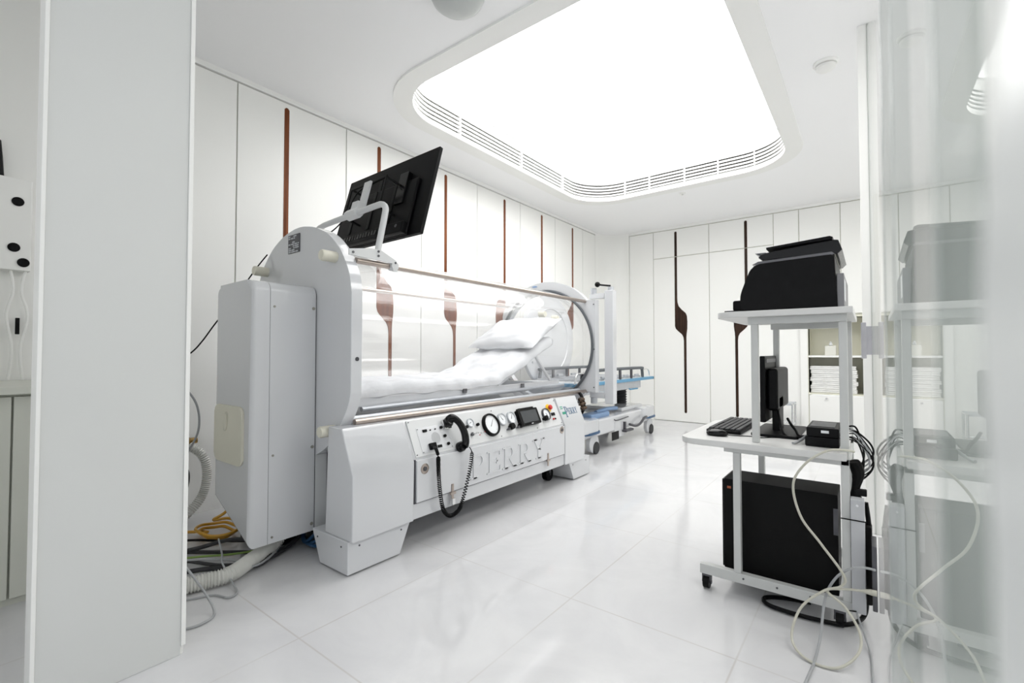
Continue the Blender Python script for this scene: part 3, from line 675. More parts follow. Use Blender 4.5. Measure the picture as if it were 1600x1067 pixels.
# fittings hanging behind the far cowl
vf = MB()
for k in range(3): vf.lathe((-1.91 + .006 * k, 3.44 + .008 * k, .61 - k * .035), (0.3, 1, .1), [(.012, -.03), (.02, -.02), (.02, .0), (.012, .005), (.016, .02), (.01, .03)], 10)
vf.build('valve_fittings', mat('dark_bronze', (0.10, 0.06, 0.035), 0.4, 0.6, mottle=(30, (0.03, 0.025, 0.02))), ch)
B().tube([(-2.0, 3.55, .66), (-1.93, 3.48, .63), (-1.90, 3.46, .54), (-1.95, 3.44, .44), (-2.02, 3.42, .35)], .014, 8, 6).build('drain_tube', black, ch)

# mattress, sheet and pillow
def cloth_slab(name, x0, x1, prof, th, m_, nx=22, bulge=.0):
    """prof: (y, z_top) polyline smoothed; a rounded, softly creased slab"""
    P_ = catmull([Vector(p) for p in prof], 10); bm = bmesh.new(); n = len(P_)
    top = []; bot = []
    for i, p in enumerate(P_):
        t = []; b = []
        for j in range(nx + 1):
            u = j / nx; x = x0 + (x1 - x0) * u; e = min(u, 1 - u)
            rnd = -.028 * max(0, 1 - e / .07) ** 2
            wr_ = .006 * math.sin(x * 31 + p.x * 9 + 2 * math.sin(p.x * 5)) + .005 * math.sin(p.x * 27 + x * 7) + .004 * math.sin(x * 13 - p.x * 41)
            t.append(bm.verts.new((x, p.x, p.y + rnd + wr_)))
            q_ = .012 * math.sin(p.x * 23) * (1 if e < .05 else 0)
            b.append(bm.verts.new((x + (.008 * math.sin(p.x * 37) if e < .01 else 0), p.x + .0, p.y - th + .006 * math.sin(p.x * 19))))
        top.append(t); bot.append(b)
    for i in range(n - 1):
        for j in range(nx):
            bm.faces.new((top[i][j], top[i][j + 1], top[i + 1][j + 1], top[i + 1][j])); bm.faces.new((bot[i][j], bot[i + 1][j], bot[i + 1][j + 1], bot[i][j + 1]))
        bm.faces.new((top[i][0], top[i + 1][0], bot[i + 1][0], bot[i][0])); bm.faces.new((top[i][nx], bot[i][nx], bot[i + 1][nx], top[i + 1][nx]))
    for j in range(nx):
        bm.faces.new((top[0][j], bot[0][j], bot[0][j + 1], top[0][j + 1])); bm.faces.new((top[-1][j], top[-1][j + 1], bot[-1][j + 1], bot[-1][j]))
    mb = MB(); mb.bm.free(); mb.bm = bm
    o = mb.build(name, m_, None, True, 70)
    md = o.modifiers.new('s', 'SUBSURF'); md.levels = 1; md.render_levels = 1
    return o
mt = cloth_slab('mattress', -2.715, -2.105, [(1.42, .835), (1.6, .845), (2.0, .84), (2.3, .842), (2.5, .848), (2.62, .868), (2.8, .938), (3.0, 1.018), (3.22, 1.118), (3.30, 1.145)], .088, fabric)
tag(mt, 'thin mattress in a creased white sheet lying inside the clear tube', 'mattress')
def pillow(c, wx, wy, th, rot):
    bm = bmesh.new(); n = 26; V = {}
    for side in (1, -1):
        for i in range(n + 1):
            for j in range(n + 1):
                if side == -1 and (i in (0, n) or j in (0, n)): V[(side, i, j)] = V[(1, i, j)]; continue
                u = i / n * 2 - 1; v = j / n * 2 - 1
                e = max(abs(u), abs(v)); hgt = (max(0, 1 - abs(u) ** 3.2) * max(0, 1 - abs(v) ** 3.2)) ** .55 * th / 2
                k = 1 - .07 * (1 - abs(u * v)) * (e ** 2)
                crease = .004 * math.sin(u * 9 + v * 4) + .003 * math.sin(v * 17 - u * 5)
                z = side * hgt + (crease if hgt > .01 else 0)
                V[(side, i, j)] = bm.verts.new((u * wx / 2 * k, v * wy / 2 * k, z))
        for i in range(n):
            for j in range(n):
                f = (V[(side, i, j)], V[(side, i + 1, j)], V[(side, i + 1, j + 1)], V[(side, i, j + 1)])
                bm.faces.new(f if side == 1 else f[::-1])
    bmesh.ops.transform(bm, matrix=Matrix.Translation(c) @ rot, verts=bm.verts[:])
    mb = MB(); mb.bm.free(); mb.bm = bm
    return mb
pl = pillow((-2.40, 3.165, 1.165), .68, .50, .13, Matrix.Rotation(R(30), 4, 'X')).build('pillow', fabric, None, True, 80)
tag(pl, 'white pillow leaning on the raised backrest inside the clear tube', 'pillow')

# handset with coiled cord
hs_ = thing('telephone_handset', 'black telephone handset with coiled cord hanging on the white control panel', 'handset', (-1.83, 1.93, .55))
B().tube([SP(1.865, .165, .012), SP(1.865, .182, .045), SP(1.885, .182, .056), SP(1.915, .145, .062), SP(1.93, .09, .062), SP(1.93, .04, .052), SP(1.915, .015, .045)], lambda t: .019 + .004 * abs(2 * t - 1), 14, 6).build('grip', blackg, hs_)
B().lathe(SP(1.865, .168, .006), nrm, [(.022, 0), (.028, .01), (.028, .035), (.02, .045)], 20).build('earpiece', blackg, hs_)
B().lathe(SP(1.91, .02, .006), nrm, [(.02, 0), (.029, .006), (.029, .03), (.022, .045)], 20).build('mouthpiece', blackg, hs_)
B().prism([(1.835, .135), (1.89, .135), (1.89, .19), (1.835, .19)], SPf, .004, .022, .003).build('cradle', chrome, hs_)
path = [(-1.785, 1.935, .472), (-1.785, 1.955, .43), (-1.80, 1.945, .31), (-1.80, 1.895, .18), (-1.80, 1.86, .135), (-1.80, 1.80, .125), (-1.80, 1.75, .17), (-1.80, 1.725, .27), (-1.80, 1.715, .36), (-1.80, 1.712, .42), (-1.79, 1.70, .465), (-1.80, 1.69, .50)]
cp = catmull([Vector(p) for p in path], 60); n = len(cp); coil = []
turn = 0
for i in range(n):
    t = i / (n - 1); d = (cp[min(i + 1, n - 1)] - cp[max(i - 1, 0)]).normalized()
    a = Vector((1, 0, 0)); b = d.cross(a).normalized(); a = b.cross(d)
    amp = .0095 * min(1, max(0, (t - .07) / .02)) * min(1, max(0, (.9 - t) / .02)); step = 58 if amp > 0.001 else 10
    turn += R(step); coil.append(cp[i] + (a * math.cos(turn) + b * math.sin(turn)) * amp)
B().tube(coil, .0028, 5).build('coiled_cord', black, hs_)
B().box(1.700, 1.745, .04, .075, .004, .022, .003, Matrix(((0, q.x, nrm.x, -1.84), (1, 0, 0, 0), (0, q.z, nrm.z, .445), (0, 0, 0, 1)))).tube([SP(1.715, .05, .02), (-1.795, 1.69, .50), (-1.79, 1.70, .47)], .009, 8, 4).build('jack_plug', black, hs_)

# ================================================================== TV on its frame above the chamber
mf = thing('monitor_mount', 'white bent tube frame clamped on the chamber rods to hold the television', 'mount', (CX, 1.5, 1.46))
for sx in (1, -1):
    x = CX + sx * .455
    pp = B().prism([(1.275, 1.466), (1.275, 1.495), (1.40, 1.518), (1.455, 1.518), (1.555, 1.478), (1.56, 1.42), (1.533, 1.42), (1.528, 1.463)], YZ, x - .004, x + .004, .001).build('clamp_plate', gloss2, mf)
    B().cyl((x - .035, 1.545, 1.450), (x + .006, 1.545, 1.450), .022, seg=16).build('clamp_collar', gloss2, pp)
    s_ = MB()
    for y, z in ((1.295, 1.481), (1.44, 1.508), (1.44, 1.486), (1.545, 1.466)): s_.cyl((x + .004, y, z), (x + .008, y, z), .006, seg=10)
    s_.build('bolt', darkm, pp)
B().tube([(-1.975, 1.45, 1.49), (-1.985, 1.465, 1.54), (-1.985, 1.50, 1.70), (-1.995, 1.515, 1.755), (-2.03, 1.52, 1.782), (-2.09, 1.52, 1.785), (-2.35, 1.52, 1.775), (-2.52, 1.52, 1.768), (-2.60, 1.518, 1.76), (-2.66, 1.51, 1.73), (-2.76, 1.48, 1.58), (-2.845, 1.45, 1.49)], .0165, 14, 8).build('bent_tube', gloss2, mf)
TVM = Matrix.Translation((-2.35, 1.764, 1.899)) @ Matrix.Rotation(-.055, 4, 'Z') @ Matrix.Rotation(.012, 4, 'Y') @ Matrix.Rotation(-.258, 4, 'X')
def TV(x, y, z): return TVM @ Vector((x, y, z))
B().cyl((-2.24, 1.52, 1.779), (-2.34, 1.52, 1.776), .03, seg=6).build('clamp_block', gloss2, mf)
B().box(.02, .085, -.16, -.145, -.15, .06, .003, TVM).box(.02, .085, -.20, -.15, -.15, -.09, .004, TVM).build('mount_plate', gloss2, mf)
B().box(-.16, .22, -.145, -.135, .055, .072, .002, TVM).box(-.16, .22, -.145, -.135, -.135, -.118, .002, TVM).box(-.16, -.148, -.145, -.135, -.135, .072, .002, TVM).box(.208, .22, -.145, -.135, -.135, .072, .002, TVM).box(-.155, -.145, -.14, -.03, .058, .068, 0, TVM).box(.205, .215, -.14, -.03, .058, .068, 0, TVM).box(-.155, -.145, -.14, -.03, -.13, -.12, 0, TVM).box(.205, .215, -.14, -.03, -.13, -.12, 0, TVM).build('mount_bracket', black, mf)
tv = thing('television', 'black flat television tilted over the tube, seen from the back', 'television', (-2.35, 1.764, 1.899))
B().box(-.465, .465, -.012, .012, -.2635, .2635, .004, TVM).build('display_panel', blacktv, tv)
m_ = MB()
m_.box(-.43, .36, -.032, -.010, -.262, .09, .010, TVM)
m_.box(-.40, .36, -.062, -.028, -.262, -.195, .008, TVM)
m_ = m_.build('rear_casing', blacktv, tv)
v_ = MB()
for x in (-.26, -.05): v_.box(x - .016, x + .016, -.020, -.009, .095, .20, .003, TVM)
for x in (-.26, -.05, .16): v_.box(x - .014, x + .014, -.038, -.028, -.17, .085, .003, TVM)
v_.build('casing_rib', black, m_)
B().box(.19, .27, -.045, -.012, -.06, .14, .004, TVM).build('port_panel', blackg, m_)
v_ = MB()
for k in range(14): v_.box(-.30 + k * .03, -.28 + k * .03, -.064, -.061, -.24, -.210, .001, TVM)
v_.build('vent_grille', blackg, m_)
B().cyl(TV(.30, -.064, -.22), TV(.30, -.06, -.22), .010, seg=12).build('rear_sticker', darkm, m_)
tag(B().tube([TV(.20, -.07, .05), TV(.12, -.09, .10), TV(.0, -.10, .09), TV(-.1, -.13, .03), TV(-.2, -.12, -.12), TV(-.34, -.15, -.22), TV(-.42, -.25, -.26), (-2.80, 1.40, 1.60), (-2.83, 1.36, 1.45)], .004, 6, 8).build('signal_cable', black), 'thin black cable looping across the back of the television', 'cable')

# ================================================================== cables, hoses, wall fittings at the chamber's head
def corrugated(name, pts, r, label, rib=.012):
    P_ = catmull([Vector(p) for p in pts], 40); L_ = [0]
    for a, b in zip(P_, P_[1:]): L_.append(L_[-1] + (b - a).length)
    tot = L_[-1]; N_ = int(tot / (rib / 4)); out = []; k = 0
    for i in range(N_):
        s = i * tot / N_
        while k < len(L_) - 2 and L_[k + 1] < s: k += 1
        t = (s - L_[k]) / max(1e-9, L_[k + 1] - L_[k]); out.append(P_[k].lerp(P_[k + 1], t))
    n_ = len(out)
    o = B().tube(out, lambda t: r * (1 + .12 * math.sin(2 * PI * t * (n_ - 1) / 4)), 16).build(name, hose)
    return tag(o, label, 'hose', 'white corrugated hoses behind the chamber')
corrugated('corrugated_hose', [(-3.30, .96, .46), (-3.22, 1.03, .45), (-3.18, 1.10, .38), (-3.17, 1.12, .26), (-3.16, 1.08, .13), (-3.12, .95, .035), (-3.0, .80, .034), (-2.9, .6, .034), (-2.88, .5, .034)], .024, 'white corrugated hose curving down the wall behind the chamber head')
corrugated('corrugated_hose', [(-2.36, 1.20, .16), (-2.36, 1.18, .10), (-2.34, 1.10, .05), (-2.28, .99, .042), (-2.22, .88, .038), (-2.24, .79, .036), (-2.28, .65, .036), (-2.33, .42, .036)], .031, 'white corrugated hose lying on the floor below the chamber head')
def cable(name, pts, r, m_, label, cat='cable', group=None, sm=10):
    return tag(B().tube(pts, r, 8, sm).build(name, m_), label, cat, group)
cable('power_cable', [(-2.745, 1.262, 1.565), (-2.77, 1.235, 1.515), (-2.79, 1.20, 1.45), (-2.80, 1.10, 1.28), (-2.79, 1.01, 1.15), (-2.78, .95, 1.06), (-2.84, .92, 1.0), (-3.0, .88, .93)], .0038, black, 'thin black cable running from the round end plate down to the wall')
cable('grey_tube', [(-3.2, .93, .83), (-3.12, .97, .81), (-3.08, 1.03, .70), (-3.08, 1.04, .55), (-3.12, .99, .40), (-3.14, .93, .25), (-3.0, .80, .12), (-2.9, .70, .012)], .006, greyc, 'thin grey tube arching beside the chamber head against the wall', 'tube')
wv = thing('wall_valve', 'black and brass valve on the wall behind the chamber head', 'valve', (-3.25, 1.02, .45))
B().box(XP, -3.24, .93, 1.00, .36, .50, .006).box(XP, -3.26, .94, .98, .20, .36, .004).build('valve_body', black, wv)
B().cyl((-3.22, .99, .475), (-3.22, 1.08, .475), .018, seg=12).cyl((-3.22, 1.01, .475), (-3.22, 1.04, .475), .026, seg=6).build('brass_coupling', brass, wv)
for k, (dx, r_) in enumerate(((0, .008), (.012, .011))):
    cable('black_hose', [(-3.24 + dx, 1.0, .36), (-3.20, 1.03, .28), (-3.18, 1.0, .17), (-3.16 + dx, .9, .06 + .01 * k), (-3.1, .75, .02), (-3.0, .53, .012)], r_, rubber, ['thinner', 'thicker'][k] + ' black hose dropping from the wall valve to the floor', 'hose', 'black hoses below the wall valve')
# yellow hose coil
yc = [(-3.05, .72, .06), (-2.99, .86, .04)]
for k in range(3):
    for i in range(10):
        a = 2 * PI * i / 10 + 3.6; yc.append((-2.83 + (.10 + .02 * k) * math.cos(a) + .01 * k, 1.06 + (.07 + .018 * k) * math.sin(a), .02 + .018 * k + .006 * math.sin(3 * a)))
yc += [(-2.93, 1.14, .10), (-3.0, 1.2, .2)]
cable('yellow_hose', yc, .008, yhose, 'yellow hose coiled on the floor under the chamber head', 'hose')
random.seed(21)
for k, (pts, r_, m_, nm, lb) in enumerate((
    ([(-2.95, .60, .012), (-2.72, .85, .012), (-2.5, 1.0, .02), (-2.35, 1.15, .02), (-2.42, 1.32, .05), (-2.5, 1.45, .16)], .009, rubber, 'black_cable', 'thick black cable running on the floor under the chamber head'),
    ([(-2.85, .55, .028), (-2.60, .80, .02), (-2.40, .92, .012), (-2.30, 1.06, .014), (-2.36, 1.22, .02), (-2.5, 1.4, .03)], .008, rubber, 'black_cable', 'black cable on the floor nearest the floor hose'),
    ([(-2.60, .50, .012), (-2.50, .70, .012), (-2.42, .86, .012), (-2.30, .96, .012), (-2.28, 1.06, .02), (-2.40, 1.12, .05), (-2.56, 1.02, .06), (-2.66, .90, .03), (-2.75, .75, .012)], .010, rubber, 'black_cable', 'thickest black cable looping on the floor under the housing'),
    ([(-2.98, .70, .03), (-2.8, .92, .03), (-2.60, 1.06, .03), (-2.45, 1.2, .04), (-2.5, 1.4, .05)], .006, black, 'black_cable', 'thin black cable on the floor by the yellow hose'),
    ([(-2.78, .60, .012), (-2.55, .84, .035), (-2.45, .98, .03), (-2.40, 1.1, .03), (-2.45, 1.3, .012)], .005, greenc, 'green_cable', 'thin green cable among the black cables on the floor'),
    ([(-2.7, .55, .06), (-2.5, .80, .05), (-2.36, .93, .045), (-2.24, .98, .03), (-2.28, 1.08, .03), (-2.4, 1.2, .03)], .005, greyc, 'grey_cable', 'grey cable winding over the black cables on the floor'),
    ([(-2.22, .60, .32), (-2.14, .665, .20), (-2.05, .73, .06), (-1.99, .735, .010), (-1.96, .69, .006), (-1.97, .63, .006), (-2.05, .5, .006)], .0045, greyc, 'grey_cable', 'thin grey cable looping to the floor beside the left partition'),
    ([(-2.48, .93, .11), (-2.36, .90, .08), (-2.28, .87, .075), (-2.17, .87, .02), (-2.10, .86, .006), (-2.08, .82, .006), (-2.15, .79, .006), (-2.2, .70, .006), (-2.3, .55, .006)], .004, greyc, 'grey_cable', 'thin grey cable crossing over the white floor hose'))):
    cable(nm, pts, r_, m_, lb, 'cable', 'cables on the floor at the chamber head')
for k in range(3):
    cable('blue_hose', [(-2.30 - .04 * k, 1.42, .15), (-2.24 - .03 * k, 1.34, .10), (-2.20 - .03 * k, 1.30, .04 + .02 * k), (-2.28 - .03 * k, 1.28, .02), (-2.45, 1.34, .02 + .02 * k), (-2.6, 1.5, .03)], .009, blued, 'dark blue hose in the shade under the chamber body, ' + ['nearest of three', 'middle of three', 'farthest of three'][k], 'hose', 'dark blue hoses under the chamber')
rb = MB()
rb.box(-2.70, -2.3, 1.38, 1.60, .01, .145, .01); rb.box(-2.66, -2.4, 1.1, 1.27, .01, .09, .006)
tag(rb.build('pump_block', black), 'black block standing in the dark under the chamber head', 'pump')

# ================================================================== STRETCHER
st = thing('patient_stretcher', 'white and blue wheeled transfer stretcher standing behind the chamber', 'stretcher', (-2.48, 4.8, 0))
SX0, SX1, SY0, SY1 = -2.86, -2.13, 3.80, 5.68
m_ = MB(); m_.box(SX1 - .03, SX1, SY0, SY1, .675, .708, .006).box(SX0, SX0 + .03, SY0, SY1, .675, .708, .006).box(SX0, SX1, SY1 - .03, SY1, .675, .708, .006).box(SX0, SX1, SY0, SY0 + .03, .675, .708, .006)
m_.build('bumper_frame', blue, st)
B().box(SX0 + .03, SX1 - .03, SY0 + .05, SY1 - .35, .59, .675, .006).build('deck_underframe', alum, st)
B().box(SX0 + .03, SX1 - .03, SY0 + .02, SY1 - .03, .695, .712, .003).build('deck', gloss2, st)
sl = MB()
for k in range(9): sl.box(SX0 + .08, SX1 - .06, SY0 + .25 + k * .16, SY0 + .31 + k * .16, .712, .73, .004)
sl.build('deck_slat', alum, st)
for x in (SX0 + .03, SX1 - .03):
    r_ = B().tube([(x, 4.18, .71), (x, 4.20, .80), (x, 4.26, .822), (x, 5.28, .822), (x, 5.36, .80), (x, 5.38, .71)], .017, 10, 5).build('side_rail', seal, st)
    p_ = MB()
    for y in (4.45, 4.75, 5.05): p_.box(x - .01, x + .01, y - .018, y + .018, .70, .815, .003)
    p_.build('rail_post', darkm, r_)
    p_ = MB()
    for y in (4.35, 4.6, 4.9, 5.2): p_.cyl((x + .0, y - .05, .745), (x, y + .05, .745), .012, seg=8)
    p_.build('rail_slider', alum, r_)
for y, s_ in ((5.55, 1), (3.9, -1)):
    B().tube([(SX1 - .05, y + .1 * s_, .70), (SX1 - .05, y + .06 * s_, .79), (SX1 - .05, y - .06 * s_, .80), (SX1 - .05, y - .12 * s_, .78), (SX1 - .05, y - .14 * s_, .71)], .008, 8, 5).build('push_handle', chrome, st)
B().box(SX1 - .12, SX1 - .03, 4.02, 4.16, .712, .79, .01).build('head_pad', black, st)
B().tube([(SX1 - .04, 4.98, .60), (SX1 - .02, 5.0, .585), (SX1 - .02, 5.2, .585)], .008, 8).build('release_lever', blue, st)
prof = []
for k in range(7): prof += [(.066, .37 + k * .031), (.082, .385 + k * .031)]
bel = MB()
for yy in (5.42, ): bel.lathe((-2.5, 5.50, 0), (0, 0, 1), prof, 24)
bel.build('lift_bellows', rubber, st)
bel = MB(); bel.lathe((-2.5, 4.30, 0), (0, 0, 1), prof, 24); bel.build('lift_bellows', rubber, st)
# base shell: centre beam and corner caps over the castors
B().box(-2.78, -2.17, 3.95, 5.62, .16, .325, .02, seg=3).build('base_shell', gloss, st)
B().box(-2.75, -2.25, 5.0, 5.6, .32, .37, .02, seg=3).build('column_cover', gloss, st)
B().box(-2.172, -2.164, 4.62, 4.86, .09, .26, .004).build('side_panel', gloss, st)
for x in (-2.22, -2.76):
    for y, ln in ((4.05, .22), (5.56, .2)):
        cc = B().prism(rrect(x - .10, x + .09, y - ln, y + ln * .9, .08, 6), XY, .225, .345, .015, 3).build('corner_cover', gloss, st)
        B().prism(rrect(x - .10, x + .098, y - ln * .6, y + ln * .95, .08, 6), XY, .205, .228, .006).build('blue_bumper', blued, cc)
for x in (-2.19, -2.80):
    for y in (4.16, 5.62):
        c_ = B().lathe((x + .012, y + .02, .060), (1, 0, 0), [(.055, 0), (.060, .006), (.060, .024), (.055, .030)], 24).build('castor', rubber, st)
        B().lathe((x - .03, y, .105), (1, 0, 0), [(.07, 0), (.095, .012), (.095, .05), (.07, .06)], 24).box(x - .02, x + .02, y - .02, y + .02, .15, .21, .004).build('castor_shroud', gloss, c_)
B().tube([(-2.14, 4.95, .20), (-2.12, 5.08, .17), (-2.12, 5.2, .18), (-2.12, 5.32, .23), (-2.13, 5.42, .235)], .014, 8, 4).build('brake_pedal', darkm, st)
B().box(-2.16, -2.10, 4.78, 4.98, .135, .16, .01).box(-2.165, -2.14, 4.83, 4.86, .15, .24).build('brake_pedal', darkm, st)
B().box(-2.168, -2.163, 4.55, 4.72, .07, .16, .002).build('dark_recess', black, st)
B().box(-2.36, -2.22, 4.2, 4.62, .322, .375, .015).build('storage_pad', bluel, st)
B().tube([(-2.30, 4.45, .37), (-2.28, 4.6, .385), (-2.28, 4.75, .385), (-2.30, 4.95, .37)], .022, 8, 4).build('storage_roll', bluel, st)
B().tube([(-2.16, 4.6, .29), (-2.155, 4.66, .275), (-2.155, 4.95, .285)], .006, 8, 3).build('release_bar', darkm, st)

# ================================================================== COMPUTER CART
ca = thing('computer_cart', 'grey metal computer trolley with two boards standing beside the glass wall', 'computer cart', (-.3, 2.38, 0))
YN, YF = 2.09, 2.64
for y in (YN, YF):
    B().box(-.59, -.062, y, y + .03, .060, .100, .002).build('foot_beam', cartgrey, ca)
    B().box(-.455, -.428, y, y + .03, .100, .588, .002).build('lower_post', cartgrey, ca)
    B().box(-.490, -.064, y, y + .03, .588, .613, .002).build('desk_beam', cartgrey, ca)
    B().box(-.382, -.357, y, y + .03, .638, 1.115, .002).build('upper_post', cartgrey, ca)
    B().box(-.392, -.064, y, y + .03, 1.115, 1.143, .002).build('shelf_beam', cartgrey, ca)
    B().box(-.090, -.064, y, y + .03, .100, 1.115, .002).build('rear_post', cartgrey, ca)
B().box(-.088, -.066, YN + .03, YF, .30, .32, .002).box(-.088, -.066, YN + .03, YF, .55, .588, .002).build('cross_rail', cartgrey, ca)
B().box(-.5, -.11, YN + .03, YF, .052, .064, .002).build('bottom_shelf', cartgrey, ca)
B().prism([(-.07, 2.04), (-.07, 2.72)] + [(-.59 - .07 * math.sin(R(a)), 2.65 + .07 * math.cos(R(a))) for a in range(0, 91, 15)] + [(-.59 - .07 * math.cos(R(a)), 2.10 - .06 * math.sin(R(a))) for a in range(0, 91, 15)], XY, .613, .638, .003).build('desk_board', cartedge, ca)
B().prism([(-.045, 2.05), (-.045, 2.71)] + [(-.45 - .06 * math.sin(R(a)), 2.65 + .06 * math.cos(R(a))) for a in range(0, 91, 15)] + [(-.45 - .06 * math.cos(R(a)), 2.11 - .06 * math.sin(R(a))) for a in range(0, 91, 15)], XY, 1.143, 1.167, .003).build('top_board', cartedge, ca)
for x, y in ((-.565, YN + .015), (-.10, YN + .015), (-.565, YF + .015), (-.10, YF + .015)): castor(ca, x, y, .027, .024, top=.062)
s_ = MB()
for x in (-.30, -.19, -.42): s_.cyl((x, YN + .001, .082), (x, YN - .002, .082), .004, seg=8)
s_.build('screw', darkm, ca)
# cable duct on the cart's rear post
du = thing('cable_duct', 'pale grey upright box strapped to the rear post of the cart', 'cable duct', (-.045, 2.07, .07))
B().box(-.063, -.022, 2.075, 2.125, .075, .475, .003).build('duct_body', mat('duct_grey', (.50, .51, .53), .45, mottle=(10, (.48, .49, .51))), du)
B().box(-.092, -.020, 2.073, 2.0755, .400, .404).build('upper_strap', black, du)
B().tube([(-.092, 2.083, .088), (-.075, 2.073, .078), (-.05, 2.073, .082)], .0025, 6).build('lower_strap', black, du)
B().lathe((-.043, 2.075, .455), (0, -1, 0), [(.004, 0), (.004, .001)], 10).build('screw', chrome, du)

# printer
pr = thing('printer', 'large black multifunction printer on the top board of the cart', 'printer', (-.26, 2.35, 1.167))
PY0, PY1 = 2.13, 2.56
pbod = catmull([Vector(p) for p in [(-.425, 1.172), (-.427, 1.235), (-.41, 1.29), (-.388, 1.345)]], 4)
pol = [(p.x, p.y) for p in pbod] + [(-.375, 1.358), (-.355, 1.366), (-.112, 1.374), (-.10, 1.368), (-.092, 1.172)]
B().prism(pol, XZ, PY0, PY1, .006, 3).build('body', black, pr)
B().prism([(-.382, 1.364), (-.36, 1.375), (-.108, 1.384), (-.098, 1.374), (-.108, 1.372), (-.36, 1.362)], XZ, PY0 + .004, PY1 - .004, .0015).build('scanner_edge', mat('scanner_gloss', (.12, .12, .13), .12, mottle=(10, (.1, .1, .11))), pr)
B().prism([(-.345, 1.380), (-.36, 1.392), (-.35, 1.405), (-.33, 1.408), (-.11, 1.432), (-.088, 1.428), (-.076, 1.39), (-.09, 1.375)], XZ, PY0 + .01, PY1 - .02, .004).build('document_feeder', blackg, pr)
B().prism([(-.328, 1.420), (-.328, 1.427), (-.114, 1.443), (-.104, 1.438), (-.106, 1.430)], XZ, PY0 - .005, PY1 - .06, .0015).build('feeder_lid', black, pr)
B().prism([(-.375, 1.414), (-.345, 1.395), (-.33, 1.398), (-.335, 1.414)], XZ, PY0 + .03, PY1 - .04, .001).build('paper_guide', screen, pr)
B().box(-.488, -.42, PY0 - .01, PY1 - .02, 1.168, 1.177, .002).box(-.462, -.425, PY0 + .02, PY1 - .05, 1.177, 1.222, .008).build('output_tray', black, pr)
B().box(-.095, -.072, PY0 + .01, PY1 - .02, 1.172, 1.30, .003).build('rear_cover', mat('rear_grey', (.2, .2, .21), .4, mottle=(10, (.18, .18, .19))), pr)
B().box(-.0725, -.0715, PY0 + .03, PY0 + .12, 1.2, 1.28).build('rating_label', dial, pr)

# monitor on the desk
mo = thing('monitor', 'black flat computer monitor seen from behind, standing on the cart desk', 'monitor', (-.37, 2.45, .638))
B().box(-.392, -.370, 2.33, 2.76, .690, .985, .004).build('screen_panel', black, mo)
B().box(-.371, -.325, 2.36, 2.70, .74, .93, .014, seg=3).build('rear_bulge', black, mo)
B().box(-.355, -.325, 2.40, 2.52, .645, .80, .004).build('stand_neck', black, mo)
B().prism(rrect(-.42, -.24, 2.26, 2.62, .015, 4), XY, .638, .650, .003).build('stand_base', black, mo)
B().box(-.3695, -.368, 2.36, 2.66, .955, .972).build('vent_strip', darkm, mo)

kb = thing('keyboard', 'black computer keyboard on the front of the cart desk', 'keyboard', (-.53, 2.45, .638))
B().prism(rrect(-.60, -.455, 2.24, 2.68, .01, 4), XY, .638, .652, .003).build('case', black, kb)
kk = MB()
for i in range(6):
    for j in range(20):
        if i == 5 and 4 <= j <= 9:
            if j == 4: kk.box(-.59, -.575, 2.25 + 4 * .0212, 2.25 + 10 * .0212 - .004, .652, .661, .001)
            continue
        x = -.468 - i * .0225; y = 2.25 + j * .0212
        kk.box(x - .009, x + .009, y, y + .0178, .652, .661, .0015, seg=1)
kk.build('keys', keycap, kb)
ms = thing('mouse', 'black computer mouse on the near corner of the cart desk', 'mouse', (-.53, 2.15, .638))
B().ball((-.535, 2.17, .648), .03, 1.5, 1.0, .62).build('shell', blackg, ms)
B().ball((-.565, 2.17, .666), .006, 1, .5, .6, 10, 6).build('scroll_wheel', rubber, ms)
cable('thin_cable', [(-.50, 2.19, .642), (-.46, 2.2, .641), (-.41, 2.22, .641), (-.37, 2.21, .641), (-.34, 2.24, .641), (-.30, 2.27, .641), (-.23, 2.30, .645)], .002, black, 'thin black cable lying across the cart desk from the mouse')

def recbox(z0, z1, x0, lab, nm):
    t = thing(nm, lab, 'box', ((x0 - .085) / 2, 2.25, z0), 'black boxes stacked on the cart desk')
    B().box(x0, -.095, 2.14, 2.36, z0, z1, .004).build('case', black, t)
    return t
r1 = recbox(.639, .676, -.205, 'lower black recorder box in the stack on the cart desk', 'recorder_box')
r2 = recbox(.677, .712, -.200, 'upper black box with a small white sticker on the cart desk', 'recorder_box')
B().box(-.152, -.127, 2.1385, 2.14, .693, .703).build('sticker', dial, r2)
B().box(-.19, -.11, 2.17, 2.32, .712, .714).build('top_vent', darkm, r2)
# PC tower
pc = thing('computer_tower', 'black computer tower on the bottom of the cart behind the near rail', 'computer', (-.31, 2.29, .065))
B().box(-.515, -.105, 2.19, 2.385, .068, .452, .004).build('case', blackm, pc)
B().box(-.522, -.515, 2.195, 2.38, .072, .448, .002).build('front_bezel', blackg, pc)
B().box(-.500, -.485, 2.1885, 2.19, .412, .422).build('front_sticker', ledm, pc)
B().box(-.12, -.105, 2.186, 2.19, .30, .40).build('rear_flange', darkm, pc)
B().box(-.47, -.15, 2.24, 2.34, .064, .068).build('tower_foot', rubber, pc)
